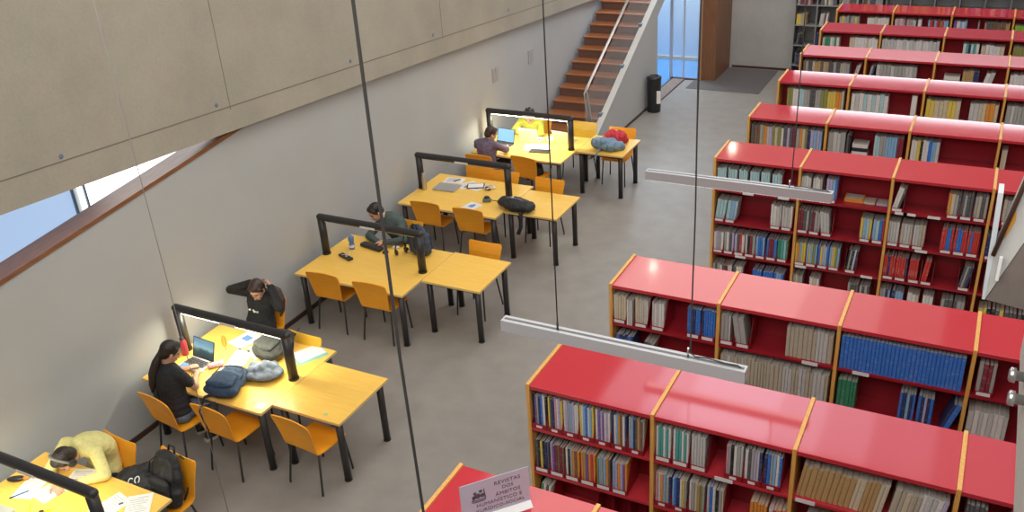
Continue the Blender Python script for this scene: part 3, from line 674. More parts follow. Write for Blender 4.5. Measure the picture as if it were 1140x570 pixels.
for kind in ME:
    L = sorted([i for i in ITEMS if i['kind'] == kind], key=lambda i: -i['size'])
    for it in L[:LIM]:
        o = bpy.data.objects.new(kind, ME[kind]); COL.objects.link(o)
        o.matrix_world = item_matrix(it); o.color = (*PAL[it['col']], 1)
        c = CN(it['col'])
        if it['row'] == 'metal':
            lb = '%s book, %s from left on %s shelf, %s column of the grey metal bookcases' % (c, ordw(it['n']), ordw(6-it['lv']), ordw(it['bay']+1)); g = 'books on the grey metal bookcases'
        elif it['flat']:
            lb = '%s book lying flat, %s of those on top shelf, %s bay, %s red bookcase' % (c, ordw(it['n']), bayname(it['bay']), RNAME[it['row']]); g = 'books lying flat on the red bookcases'
        else:
            lb = '%s %s, %s from left on %s shelf, %s bay, %s red bookcase' % (c, KN[kind], ordw(it['n']), LEVN[it['lv']], bayname(it['bay']), RNAME[it['row']]); g = KN[kind]+'s on the red bookcases'
        tag(o, lb, KN[kind], g)
    rest = L[LIM:]
    if rest:
        bm = bmesh.new(); lay = bm.loops.layers.float_color.new('Col')
        for it in rest:
            t = bmesh.new(); t.from_mesh(ME[kind]); t.transform(item_matrix(it)); mp = {}
            for v in t.verts: mp[v] = bm.verts.new(v.co)
            for f in t.faces:
                q = bm.faces.new([mp[v] for v in f.verts]); q.material_index = f.material_index
                for lp in q.loops: lp[lay] = (*PAL[it['col']], 1)
            t.free()
        me = bpy.data.meshes.new(kind); bm.to_mesh(me); bm.free(); me.materials.append(M['cover_attr']); me.materials.append(M['pages'])
        o = bpy.data.objects.new(kind, me); COL.objects.link(o)
        tag(o, {'book': 'the smallest, most distant books on the far red and grey bookcases', 'magazine': 'smaller boxed magazines on the lower shelves of the fourth red bookcase'}.get(kind, 'smallest distant bound volumes on the red bookcases'), KN[kind], KN[kind]+'s on the red bookcases', 'stuff')
    print('ITEMS', kind, len(L))
# ------------------------------------------------------------------ tables
def leg_mb(x, y, h=.71, r=.036):
    return MB().tube([(x, y, 0), (x, y, .012)], r*1.12, 14).tube([(x, y, .008), (x, y, h)], r, 14)
def table(name, label, x0, x1, y0, y1, group, top=.74):
    t = thing(name, label, 'table', (x0, y0, 0), 0, group); w, d = x1-x0, y1-y0
    tp = MB().use(M['table']).box(0.003, w-.003, .003, d-.003, top-.027, top, bev=.002).build('tabletop', None, t)
    e = MB()
    for a in ((0, w, 0, .003), (0, w, d-.003, d), (0, .003, .003, d-.003), (w-.003, w, .003, d-.003)): e.box(a[0], a[1], a[2], a[3], top-.027, top-.001)
    e.build('edge_band', M['tedge'], t)
    f = MB(); i = .07
    for a in ((i, w-i, i-.015, i+.015), (i, w-i, d-i-.015, d-i+.015)): f.box(a[0], a[1], a[2], a[3], top-.07, top-.028)
    for a in ((i-.015, i+.015), (w-i-.015, w-i+.015)): f.box(a[0], a[1], i, d-i, top-.07, top-.028)
    f.build('frame', M['black'], t)
    for x in (i, w-i):
        for y in (i, d-i): leg_mb(x, y, top-.028).build('leg', M['black'], t)
    return t
TY = [2.655, 5.10, 7.565, 9.885, 12.06]
TN = ['nearest', 'second', 'third', 'fourth', 'farthest']
MX0, MX1 = -7.315, -5.705
TDESC = ['nearest long study table, in the corner with white papers and a pale yellow figure', 'long study table with the navy backpack and the open laptop under a lit lamp', 'long study table holding the slate backpack and phone charger, lamp unlit',
    'long study table with the closed grey laptop and steel bottle', 'farthest long study table, brightly lit, before the stairs']
for i, y in enumerate(TY):
    dx = .10 if i == 0 else 0
    table('study_table', TDESC[i], MX0+dx, MX1+dx, y, y+1.2, 'long study tables along the white wall')
SIDE = [(1, 5.262), (2, 7.975), (3, 10.13), (4, 12.62)]
SDESC = {1: 'square side table with a small green sticker, empty, nearest the camera', 2: 'square side table, empty, right of the table with slate backpack', 3: 'square side table under the black duffel backpack', 4: 'farthest square side table, with red and denim bags on it'}
for i, y in SIDE: table('side_table', SDESC[i], MX1+.006, -4.89, y, y+.815, 'square side tables')
tag(MB().box(-5.13, -5.09, 5.33, 5.36, .7402, .7412).build('sticker', plain('green_sticker', (.35, .6, .3), .5)), 'small pale green sticker on the near corner of the square table', 'sticker')
# lamp portals
LBAR = [(0, True), (1, True), (2, False), (3, False), (4, True)]
LDESC = ['lit black reading lamp frame on the nearest table', 'lit black reading lamp frame over the open laptop and grey backpack', 'unlit black reading lamp frame above the phone charger', 'unlit black reading lamp frame beside the steel bottle', 'lit black reading lamp frame on the farthest table']
for i, lit in LBAR:
    y = TY[i]+.605; dx = .10 if i == 0 else 0
    t = thing('reading_lamp', LDESC[i], 'lamp', (-6.53+dx, y, .7405), 0, 'reading lamp frames on the tables')
    a, b = -.755, .755
    MB().capsule((a, 0, .520), (b, 0, .520), .046, .046, 16).build('crossbar', M['black'], t)
    for x in (a+.015, b-.02):
        MB().tube([(x, 0, 0), (x, 0, .02)], .056, 16).tube([(x, 0, .018), (x, 0, .50)], .050, 16).build('post', M['black'], t)
    MB().box(a+.07, b-.08, -.014, .014, .4705, .482).build('light_strip', M['led_on'] if lit else M['led_off'], t)
    MB().box(-.10, .12, -.051, -.040, .487, .515, bev=.002).build('name_plate', M['label'], t)
    if lit:
        p = {0: 4, 1: 10, 4: 12}[i]
        area('reading_light', (-6.53+dx, y, 1.19), 1.3, .03, p, (1, .94, .70))
# ------------------------------------------------------------------ chairs
def chair_parts(mat):
    # shell: seat then backrest, 9 mm plywood, person faces +Y
    def sheet(prof, widths, curve):
        m = MB(); top = []; bot = []; n = 9
        P = []
        for j, ((y, z), w, cv) in enumerate(zip(prof, widths, curve)):
            y2, z2 = prof[min(j+1, len(prof)-1)]; y1, z1 = prof[max(j-1, 0)]
            ty, tz = y2-y1, z2-z1; l = math.hypot(ty, tz); ny, nz = -tz/l, ty/l
            P.append([(Vector((w*(2*k/(n-1)-1), y + ny*cv*(1-(2*k/(n-1)-1)**2), z + nz*cv*(1-(2*k/(n-1)-1)**2))), Vector((0, ny, nz))) for k in range(n)])
        rs = []
        for row in P:
            rs.append([p for p, nn in row] + [p - nn*.011 for p, nn in reversed(row)])
        m.rings(rs, smooth=False); return m
    seat = sheet([(.215, .425), (.205, .437), (.17, .445), (.05, .442), (-.08, .440), (-.15, .444), (-.182, .455)], [.19, .21, .215, .215, .21, .205, .20], [0, -.004, -.006, -.008, -.006, -.004, -.004])
    back = sheet([(-.182, .457), (-.200, .480), (-.212, .53), (-.225, .62), (-.245, .72), (-.268, .80), (-.277, .83), (-.282, .848)], [.20, .20, .205, .217, .23, .238, .236, .222], [-.004, -.006, -.012, -.016, -.018, -.018, -.018, -.018])
    return seat, back
def make_chair(mat, label, loc, rz):
    t = thing('chair', label, 'chair', loc, rz, 'plywood chairs at the study tables')
    s, b = chair_parts(mat)
    s.build('seat', mat, t); b.build('backrest', mat, t)
    for x in (-1, 1):
        MB().tube([(x*.15, .15, .435), (x*.185, .19, .415), (x*.20, .225, .03), (x*.20, .226, 0)], .011, 8).build('leg', M['black'], t)
        MB().tube([(x*.15, -.13, .435), (x*.185, -.16, .415), (x*.215, -.225, .03), (x*.215, -.226, 0)], .011, 8).build('leg', M['black'], t)
    f = MB()
    for x in (-1, 1): f.tube([(x*.15, .15, .428), (x*.15, -.13, .428)], .010, 8)
    f.tube([(-.15, 0, .428), (.15, 0, .428)], .010, 8); f.build('seat_frame', M['black'], t)
    return t
proto = {}
def chair(label, x, y, rz=0, yellow=False):
    k = 'ply_yellow' if yellow else 'ply'
    if k not in proto: proto[k] = make_chair(M[k], label, (x, y, 0), R(rz)); return proto[k]
    c = copy_tree(proto[k]); c.location = (x, y, 0); c.rotation_euler = (0, 0, R(rz)); c['label'] = label; return c
# rz 0: the sitter faces away from the camera (+Y); 180: faces the camera
chair('orange plywood chair with navy backpack straps hanging over it', -6.12, 5.12, -3)
chair('orange plywood chair at the near edge of the empty square table', -5.24, 5.28, -5)
chair('orange plywood chair under the person in the black T-shirt', -6.745, 5.04, -7)
chair('orange plywood chair behind the person in the black hoodie', -7.11, 6.62, 178)
chair('yellowish plywood chair tucked in behind the second table, at its right', -6.14, 6.045, 178, True)
chair('orange plywood chair behind the pale yellow jumper, against the wall', -6.62, 3.93, 175)
chair('orange plywood chair carrying the black backpack', -5.92, 3.97, 174)
chair('left one of two empty orange chairs at the third table', -6.84, 7.78, 2)
chair('right one of two empty orange chairs at the third table', -6.14, 7.78, 2)
chair('orange plywood chair tucked under the far side of the empty third side table', -5.36, 8.72, 180)
chair('orange plywood chair under the person in grey green', -6.70, 8.97, 176)
chair('left one of two empty orange chairs at the near edge of the fourth table', -6.80, 10.08, 1)
chair('right one of two empty orange chairs at the near edge of the fourth table', -6.10, 10.08, 1)
chair('orange chair behind the fourth table, left of two with backs showing', -6.78, 11.12, 180)
chair('orange chair behind the fourth table, right of two with backs showing', -6.25, 10.98, 180)
chair('orange chair on the far side of the table with the black duffel', -5.48, 10.92, 180)
chair('orange plywood chair under the person in the mauve hoodie', -6.98, 11.98, 0)
chair('orange plywood chair with a black bag on its seat at farthest table', -6.22, 12.12, -8)
chair('orange plywood chair under the person in the mustard shirt', -6.80, 13.30, 180)
chair('bright yellow plywood chair behind the farthest table near the stairs', -6.02, 13.45, 178, True)
chair('orange plywood chair half hidden behind the red bag', -5.27, 13.36, 182)
# ------------------------------------------------------------------ hanging strip lights
def pendant(label, y, x0=-2.45, x1=-.93, z=3.0):
    t = thing('pendant_light', label, 'lamp', (x0, y, z), 0, 'pendant strip lights on wires'); w = x1-x0
    m = MB()
    m.box(0, w, -.035, .035, -.078, -.006); m.box(0, w, -.035, -.012, -.006, 0); m.box(0, w, .012, .035, -.006, 0); m.box(0, .012, -.012, .012, -.006, 0); m.box(w-.012, w, -.012, .012, -.006, 0)
    m.build('housing', M['alu'], t)
    MB().box(.012, w-.012, -.0115, .0115, -.0055, -.004).build('slot', M['slot'], t)
    MB().box(.01, w-.01, -.032, .032, -.0798, -.0785).build('diffuser', M['diffuser'], t)
    for x in ((-2.02 if y > 6 else -2.075)-x0, -1.25-x0):
        if x > .8:
            k = .0044
            MB().tube([(x, 0, 4.95), (x+.004, .004, 3.2), (x-.004, 0, 1.6), (x+.003, .003, .9), (x, 0, .03), (x+.03, .0, .012), (x+.10, .004, .016), (x+.2, -.004, .012), (x+.27, .003, .010), (x+.29, 0, .002)], k, 8).build('power_cord', M['cable'], t)
            MB().tube([(x-.012, 0, 0), (x-.012, 0, .06)], .006, 8).build('wire_clamp', M['steel'], t)
        else:
            MB().tube([(x, 0, 4.95), (x, 0, .0)], .0014 if y < 3 else .0040, 6).build('suspension_wire', M['wire'] if y < 3 else M['cable'], t)
            MB().tube([(x, 0, .0), (x, 0, .05)], .007, 8).build('wire_clamp', M['cable'], t)
    return t
pendant('nearest pendant strip light, of which only wire and cord show at left', 1.62)
pendant('middle pendant strip light, large, hanging before the third red bookcase', 4.25)
pendant('farthest pendant strip light, small, hanging before the fourth red bookcase', 6.87)
# ------------------------------------------------------------------ small things on wall and floor
wb = thing('waste_bin', 'black cylindrical waste bin with a white paper on it by the stair side wall', 'bin', (-5.93, 17.05, 0))
MB().lathe([(.13, 0), (.135, .01), (.14, .66), (.142, .68), (.13, .68), (.128, .6)], 24).build('bin_body', M['blackplastic'], wb)
MB().lathe([(.142, .66), (.146, .67), (.146, .71), (.10, .735), (.085, .70)], 24).build('bin_rim', M['blackplastic'], wb)
MB().box(.05, .13, -.155, -.146, .2, .46, mx=Matrix.Rotation(R(20), 4, 'Z')).build('paper_note', M['paper'], wb)
for (y, z, n, lab) in ((13.29, 1.68, 2, 'grey double wall box on the white wall, nearer one'), (14.66, 1.65, 1, 'grey wall box on the white wall, nearer the stairs')):
    t = thing('wall_box', lab, 'wall box', (XW, y, z), 0)
    for k in range(n):
        MB().box(.0005, .02, -.10+k*.11, -.01+k*.11+(.0 if n == 2 else .08), -.12, .12, bev=.004).build('cover_plate', plain('box_grey', (.40, .40, .40), .6), t)
for y, z, lab in ((7.85, .32, 'white wall socket beside the third table'),):
    t = thing('wall_socket', lab, 'socket', (XW, y, z)); MB().box(.0005, .022, -.06, .06, -.09, .09, bev=.005).build('face_plate', M['white_plastic'], t)
    for zz in (-.04, .04): MB().lathe([(.024, 0), (.024, .004), (.018, .004), (.016, .001)], 14, Matrix.Translation((.022, 0, zz)) @ Matrix.Rotation(PI/2, 4, 'Y')).build('outlet', M['label'], t)
tag(MB().tube([(-7.30, 7.45, .006), (-7.25, 7.30, .006), (-7.12, 7.20, .006), (-7.0, 7.22, .006), (-6.90, 7.28, .006), (-6.86, 7.30, .006)], .006, 6).build('cable', M['cable']), 'short black cable on the floor below the left chair of the third table', 'cable')
# sign on the nearest bookcase
sg = thing('sign', 'grey lilac sign with crest and capital letters standing on the nearest bookcase', 'sign', (-2.225, 3.775, TOPZ-.013), 0)
def text_mesh(s, size, mat, name='lettering', depth=.0006):
    c = bpy.data.curves.new('t', 'FONT'); c.body = s; c.size = size; c.extrude = depth; c.align_x = 'CENTER'; c.align_y = 'CENTER'; c.space_character = 1.08
    o = bpy.data.objects.new('t', c); COL.objects.link(o)
    me = bpy.data.meshes.new_from_object(o.evaluated_get(bpy.context.evaluated_depsgraph_get())); bpy.data.objects.remove(o); bpy.data.curves.remove(c)
    me.materials.clear(); me.materials.append(mat); me.name = name
    q = bpy.data.objects.new(name, me); COL.objects.link(q); return q
sg.location = (-2.163, 3.923, TOPZ-.0135); sg.rotation_euler = (0, 0, math.atan2(.341, .301))
SW, SH = .455, .30
MB().box(-SW, 0, 0, .004, .004, SH, bev=.001).build('panel', M['sign'], sg)
MB().prism([(-.045, 0), (.03, 0), (.03, .004), (.006, .03), (-.006, .03), (-.045, .004)], 'x', -SW, 0).build('foot', plain('white_acrylic', (.85, .85, .86), .25), sg)
for body, cx, cz, size in (('REVISTAS', -.145, .245, .040), ('DOS', -.145, .203, .036), ('ÁMBITOS', -.145, .158, .038), ('HUMANÍSTICO E', -.205, .112, .038), ('XURÍDICO-SOCIAL', -.20, .067, .036)):
    q = text_mesh(body, size, M['sign_ink']); q.parent = sg; q.location = (cx, -.0012, cz); q.rotation_euler = (PI/2, 0, 0)
cr = MB(); 
def disc(m, x, z, r, n=12, sx=1): m.prism([(x+sx*r*math.cos(2*PI*k/n), z+r*math.sin(2*PI*k/n)) for k in range(n)], 'y', -.0016, -.0004)
for x, z, r, sx in ((-.360, .215, .011, 1), (-.322, .222, .012, 1), (-.340, .19, .020, .8), (-.365, .185, .014, 1.2), (-.312, .188, .016, .9)): disc(cr, x, z, r, 12, sx)
cr.box(-.385, -.29, -.0016, -.0004, .156, .163); cr.prism([(-.388, .150), (-.290, .150), (-.305, .142), (-.372, .142)], 'y', -.0016, -.0004); cr.prism([(-.38, .165), (-.37, .165), (-.352, .205), (-.358, .21)], 'y', -.0016, -.0004); cr.prism([(-.30, .165), (-.29, .165), (-.298, .235), (-.304, .235)], 'y', -.0016, -.0004)
cr.build('crest', M['sign_mark'], sg)
# ------------------------------------------------------------------ things on the tables
TT = .7405
def paper(label, x, y, rz, w=.21, h=.297, z=TT, mat='paper', lines=True, n=1, cat='paper', name='paper_sheet', mark=None):
    t = thing(name, label, cat, (x, y, z), R(rz), 'papers on the study tables' if name == 'paper_sheet' else None)
    m = MB()
    for k in range(n):
        mx = Matrix.Rotation(R(rnd.uniform(-5, 5))*(k > 0), 4, 'Z')
        v = []; nx = 5
        mm_ = bmesh.new()
        for i in range(nx+1):
            for j in range(2): v.append(mm_.verts.new((w*(i/nx-.5), h*(j-.5), k*.0012 + .0006 + .002*abs(math.sin(i*1.3+k))*(i in (0, nx)))))
        for i in range(nx): mm_.faces.new([v[2*i], v[2*i+2], v[2*i+3], v[2*i+1]])
        ext = bmesh.ops.extrude_face_region(mm_, geom=mm_.faces[:]); bmesh.ops.translate(mm_, verts=[e for e in ext['geom'] if isinstance(e, bmesh.types.BMVert)], vec=(0, 0, .0008))
        m.add(mm_, mx); mm_.free()
    m.build('sheet', M[mat], t)
    zt = n*.0012+.0016
    if lines:
        l = MB()
        for k in range(9): l.box(-w*.4, w*.4*rnd.uniform(.3, 1), h*(.36-k*.085), h*(.36-k*.085)+.004, zt, zt+.0004)
        l.build('writing', M['ink'], t)
    if mark: MB().box(-w*.25, w*.2, -h*.05, h*.25, zt+.0005, zt+.0009).build('printed_picture', M[mark], t)
    return t
def rod(name, label, cat, x, y, rz, L, r, mat, cap=None, z=TT):
    t = thing(name, label, cat, (x, y, z+r), R(rz))
    MB().tube([(-L/2, 0, 0), (L/2-.02, 0, 0), (L/2-.004, 0, 0), (L/2, 0, 0)], [r, r, r*.6, r*.2], 10).build('barrel', M[mat], t)
    if cap: MB().tube([(-L/2-.002, 0, 0), (-L/2+.035, 0, 0)], r*1.12, 10).build('cap', M[cap], t)
    return t
def laptop(label, x, y, rz, ang, body, screen, w=.33, d=.225, z=TT, back=None):
    """rz 0: user sits on the -Y side, screen hinge at +Y; ang: opening angle"""
    t = thing('laptop', label, 'laptop', (x, y, z), R(rz))
    MB().box(-w/2, w/2, -d/2, d/2, .001, .016, bev=.004).build('base', M[body], t)
    if ang > 5:
        k = MB()
        for i in range(12):
            for j in range(5): k.box(-w*.44+i*w*.0735, -w*.44+i*w*.0735+w*.066, d*.38-j*d*.105-d*.09, d*.38-j*d*.105, .0155, .0175)
        k.build('keyboard', M['keys'], t)
        MB().box(-w*.16, w*.16, -d*.42, -d*.18, .0158, .0166).build('touchpad', M['ink'], t)
    # lid: local box hinged at y=d/2, z=.016
    mx = Matrix.Translation((0, d/2-.004, .018)) @ Matrix.Rotation(R(-(ang)), 4, 'X')
    lid = MB().box(-w/2, w/2, -d+.002, 0, 0, .007, mx=mx, bev=.002).build('lid', M[back or body], t)
    if ang > 5: MB().box(-w*.465, w*.465, -d*.95, -d*.06, -.0012, -.0002, mx=mx).build('screen', M[screen], t)
    return t
def bottle(label, x, y, mat, h=.22, r=.036, capm='blackplastic'):
    t = thing('water_bottle', label, 'bottle', (x, y, TT))
    MB().lathe([(r*.93, 0), (r, .008), (r, h*.72), (r*.9, h*.78), (r*.62, h*.84), (r*.6, h*.87)], 20).build('bottle_body', M[mat], t)
    MB().lathe([(r*.68, h*.855), (r*.72, h*.87), (r*.72, h*.97), (r*.5, h)], 18).build('bottle_cap', M[capm], t)
    return t
from mathutils import noise as mnoise
def wrinkle(o, amt, fr, seed=0):
    n = [(v.co.copy(), v.normal.copy()) for v in o.data.vertices]
    for v, (c, nn) in zip(o.data.vertices, n):
        q = c*fr+Vector((seed*3.7, 0, 0)); v.co = c + nn*amt*(abs(mnoise.noise(q))*2-.6+.5*mnoise.noise(q*2.3))
def backpack(label, loc, rot, mat, w=.32, d=.15, h=.44, pocket=None, straps=True, limp=.0, name='backpack', seed=1, logo=False):
    """standing backpack: back at +y, front pocket at -y, origin at the base centre"""
    t = thing(name, label, 'bag', loc); t.rotation_euler = rot
    rg = random.Random(seed)
    m = MB()
    for i in range(9):
        f = i/8; ww = w/2*(1-.25*f**3)*(1+rg.uniform(-.04, .04)); dd = d/2*(1.05-.45*f**2)*(1+rg.uniform(-.06, .06))
        m.ell((rg.uniform(-.008, .008), .0, .07+f*(h-.13)), (ww, dd, .085))
    b = m.blob('bag_body', M[mat], t, .012, 5); wrinkle(b, .010, 9, seed)
    p = MB()
    for i in range(5):
        f = i/4; p.ell((0, -d*.48, .085+f*h*.32), (w*.40*(1-.12*f), d*.24, .06))
    p.blob('front_pocket', M[pocket or mat], t, .01, 4)
    z = MB(); zz = [( -w*.42, -d*.34, h*.50), (-w*.36, -d*.36, h*.80), (-w*.18, -d*.28, h*.94), (w*.18, -d*.28, h*.94), (w*.36, -d*.36, h*.80), (w*.42, -d*.34, h*.50)]
    z.tube(zz, .006, 6).build('zip', M['black'], t)
    MB().tube([(-.04, d*.25, h*.95), (-.035, d*.25, h+.045), (.035, d*.25, h+.045), (.04, d*.25, h*.95)], .010, 8).build('carry_handle', M['black_bag'], t)
    if straps:
        for s in (-1, 1):
            MB().tube([(s*.07, d*.42, h*.92), (s*.10, d*.75, h*.80), (s*.115, d*.85, h*.5), (s*.12, d*.62, h*.2), (s*.14, d*.40, .06)], .020, 8, flat=(.35, 1.)).build('shoulder_strap', M['black_bag'], t)
    if logo:
        q = MB().tube([(-.03+.028*math.cos(a), -d*.735, .20+.028*math.sin(a)) for a in [R(x) for x in range(40, 330, 25)]], .005, 6)
        q.tube([(.025+.02*math.cos(a), -d*.725, .215+.03*math.sin(a)) for a in [R(x) for x in range(-60, 250, 25)]], .005, 6); q.build('white_logo', M['white_plastic'], t)
    return t
def cloth_heap(name, label, cat, loc, rad, mat, seed, strap=None):
    rg = random.Random(seed); t = thing(name, label, cat, loc); m = MB()
    for k in range(16):
        a = rg.uniform(0, 2*PI); q = rg.uniform(0, .75)
        p = Vector((rad[0]*q*math.cos(a), rad[1]*q*math.sin(a), rad[2]*rg.uniform(.25, .75)*(1-q*.5)))
        e = p+Vector((rg.uniform(-1, 1)*rad[0]*.5, rg.uniform(-1, 1)*rad[1]*.5, -p.z*.3))
        m.capsule(p, e, rad[2]*rg.uniform(.3, .48), rad[2]*rg.uniform(.18, .3), 10, 4)
    m.ell((0, 0, rad[2]*.38), (rad[0]*.85, rad[1]*.8, rad[2]*.40))
    o = m.blob('cloth', M[mat], t, .009, 7); wrinkle(o, .013, 9, seed)
    for v in o.data.vertices: v.co.z = max(v.co.z, .001)
    if strap: MB().tube(strap, .012, 8, flat=(.4, 1)).build('strap', M[mat], t)
    return t
# nearest table (T0)
laptop('grey laptop at the lower left corner of the nearest table', -6.90, 3.07, 185, 0, 'laptop_grey', 'screen_blue')
ph = thing('glasses_case', 'dark oval case with a reddish end near the lamp on the nearest table', 'case', (-7.10, 3.47, TT), R(30))
MB().ell((0, 0, .022), (.085, .036, .022)).build('case_shell', M['laptop_dark'], ph); MB().ell((.085, 0, .02), (.03, .026, .018)).build('case_end', M['orange_leather'], ph)
paper('white sheet left of the blue pen on the nearest table', -6.90, 3.46, 18); paper('white sheet under the lamp bar, beside the pen sheet on nearest table', -6.68, 3.52, -8)
rod('pen', 'dark blue pen lying on white sheet on the nearest table', 'pen', -6.90, 3.35, 62, .16, .006, 'blue_plastic', 'laptop_dark', z=TT+.003)
rod('highlighter', 'yellow highlighter, left one of two on nearest table', 'highlighter', -6.66, 3.27, -40, .10, .009, 'yellow_hl')
rod('highlighter', 'yellow highlighter with black cap, right one of two on nearest table', 'highlighter', -6.50, 3.31, 40, .11, .008, 'yellow_hl', 'laptop_dark')
paper('white sheet under the arms of the person in pale yellow', -6.58, 3.70, 22); paper('white sheet near right lamp post of nearest table', -6.03, 3.57, -12)
paper('white notebook page by the right back corner of the nearest table', -5.80, 3.67, 38, n=2)
rod('pen', 'black and white pen beside sheet at right of the nearest table', 'pen', -5.93, 3.68, 55, .15, .006, 'white_plastic', 'laptop_dark')
backpack('black backpack with a white mark leaning on the orange chair at nearest table', (-5.90, 4.00, .455), (R(-16), R(0), R(-4)), 'black_bag', w=.40, d=.19, h=.50, seed=4)
sb = cloth_heap('shoulder_bag', 'black bag with a white mark beside the black backpack at nearest table', 'bag', (-6.14, 3.98, .452), (.15, .15, .34), 'black_bag', 17)
from mathutils.bvhtree import BVHTree
bpy.context.view_layer.update()
_h = [c for c in sb.children if c.name.startswith('cloth')][0]
_bv = BVHTree.FromPolygons([v.co for v in _h.data.vertices], [tuple(p.vertices) for p in _h.data.polygons])
_n = Vector((.45, -.55, .70)).normalized(); _r = Vector((.80, .62, 0)).normalized(); _u = _r.cross(_n)*-1
def on_bag(a, b):      # a printed mark follows the cloth
    o = Vector((-.01, -.03, .21)) + _r*a + _u*b + _n*.5
    hit = _bv.ray_cast(o, -_n); return (hit[0] if hit[0] else o-_n*.4) + _n*.003
q = MB().tube([on_bag(-.03+.026*math.cos(a), .032*math.sin(a)) for a in [R(x) for x in range(40, 330, 25)]], .0055, 6)
q.tube([on_bag(.032+.02*math.cos(a), .005+.032*math.sin(a)) for a in [R(x) for x in range(-60, 250, 25)]], .0055, 6); q.build('white_mark', M['white_plastic'], sb)
# second table (T1)
bottle('red water bottle beside the lamp post on the second table', -7.21, 5.62, 'bottle_red')
laptop('open silver laptop showing a landscape picture, on the second table', -6.95, 5.50, -4, 108, 'laptop_grey', 'screen_land', w=.32, d=.22, back='laptop_dark')
paper('small blue printed card on the laptop corner, second table', -7.04, 5.43, 12, .08, .09, z=TT+.019, mat='blue_ink', lines=False)
cs = thing('pencil_case', 'pale pink pencil case right of the open laptop', 'pencil case', (-6.715, 5.56, TT), R(52)); m = MB(); m.capsule((-.055, 0, .036), (.055, 0, .036), .034, .034, 16); m.build('pouch', M['pink'], cs); MB().tube([(-.055, 0, .071), (.055, 0, .071)], .004, 6).build('zip', M['purple_cloth'], cs)
paper('large white sheet in front of the navy backpack, second table', -6.50, 5.50, 32); paper('white sheet on second table between pencil case and grey backpack', -6.60, 5.80, 20)
paper('white sheet with a blue print behind the lamp on second table', -6.80, 6.10, -12, mark='blue_ink', lines=False, w=.25); paper('white sheet beside the grey backpack, under the lamp bar', -6.50, 5.98, 65)
oc = thing('pencil_case', 'slim orange leather case lying behind the laptop on the second table', 'pencil case', (-6.99, 5.97, TT), R(-42)); MB().ell((0, 0, .016), (.13, .028, .016)).build('pouch', M['orange_leather'], oc); MB().tube([(.12, 0, .014), (.165, .015, .012), (.18, -.01, .006)], .005, 6).build('pull_cord', M['orange_leather'], oc)
rod('pen', 'green and black pen on the sheet before the grey backpack', 'pen', -6.66, 5.93, 8, .14, .006, 'yellow_hl', 'laptop_dark', z=TT+.004)
backpack('grey green backpack lying under the lamp bar on the second table', (-6.32, 5.80, TT+.088), (R(-80), 0, R(-12)), 'grey_bag', w=.38, d=.17, h=.42, seed=8)
cloth_heap('jumper', 'crumpled grey blue jumper beside the right lamp post of second table', 'clothing', (-6.11, 5.62, TT), (.24, .20, .15), 'greyblue_cloth', 5)
paper('grey blue printed leaflet left of the crumpled jumper', -6.30, 5.66, 60, .10, .14, mat='greyblue_cloth', lines=False)
backpack('navy blue backpack lying at the front edge of the second table', (-6.26, 5.10, TT+.075), (R(-84), 0, R(10)), 'navy_bag', w=.40, d=.15, h=.42, straps=False, seed=11)
nb = [o for o in bpy.data.objects if o.get('label', '').startswith('navy blue backpack')][0]
def strap_world(parent, pts, r=.022, mat='black_bag', name='shoulder_strap'):
    o = MB().tube(pts, r, 8, flat=(.35, 1)).build(name, M[mat]); bpy.context.view_layer.update(); o.parent = parent; o.matrix_parent_inverse = parent.matrix_world.inverted(); return o
strap_world(nb, [(-6.34, 5.14, .785), (-6.40, 5.07, .765), (-6.42, 5.045, .71), (-6.43, 5.035, .55), (-6.42, 5.035, .40)], .026); strap_world(nb, [(-6.20, 5.02, .80), (-6.19, 4.90, .862), (-6.185, 4.835, .872), (-6.18, 4.80, .84), (-6.175, 4.815, .72), (-6.17, 4.84, .58)], .010)
tf = thing('folder', 'teal folder with white sheets on it at right end of second table', 'folder', (-5.93, 6.12, TT), R(-28)); MB().box(-.13, .13, -.17, .17, .0005, .004, bev=.001).build('cover', M['teal'], tf)
pp = paper('white sheets stacked on the teal folder', -5.95, 6.14, -24, .22, .30, n=3, z=TT+.0045, lines=False)
paper('bright white card at the near right corner of the second table', -5.80, 5.20, 10, .10, .08, lines=False)
# third table (T2)
pc = thing('phone_case', 'black flat case with a white cable coiled on it, third table', 'case', (-6.95, 8.15, TT), R(-20)); MB().box(-.12, .12, -.035, .035, .0005, .03, bev=.006).build('case_shell', M['laptop_dark'], pc); MB().tube([(-.06, -.02, .034), (-.02, .02, .034), (.03, -.015, .034), (.05, .03, .05), (.06, .04, .10)], .005, 6).build('white_cable', M['white_plastic'], pc)
bl_ = thing('bottle', 'small blue and white bottle standing left on the third table', 'bottle', (-7.03, 8.40, TT)); MB().lathe([(.034, 0), (.036, .01), (.036, .08), (.024, .09), (.024, .10), (.036, .11), (.036, .17), (.02, .19)], 18).build('bottle_body', M['blue_plastic'], bl_); MB().lathe([(.0372, .03), (.0374, .032), (.0374, .06), (.0372, .062)], 18).build('bottle_label', M['label'], bl_)
kb = thing('case', 'long black case in front of the person in grey green', 'case', (-6.78, 8.50, TT), R(-10)); MB().box(-.19, .17, -.045, .045, .0005, .05, bev=.018).build('case_shell', M['laptop_dark'], kb)
pk = thing('disc', 'small round black object on the third table', 'disc', (-6.54, 8.45, TT)); MB().lathe([(.036, 0), (.04, .005), (.04, .02), (.034, .026), (.01, .027)], 20).build('disc_body', M['laptop_dark'], pk)
ms = thing('computer_mouse', 'white mouse beside the slate backpack', 'mouse', (-6.49, 8.62, TT), R(20)); MB().ell((0, 0, .014), (.052, .032, .022)).build('mouse_shell', M['white_plastic'], ms); MB().tube([(.045, 0, .03), (.015, 0, .036)], .004, 6).build('wheel', M['ink'], ms)
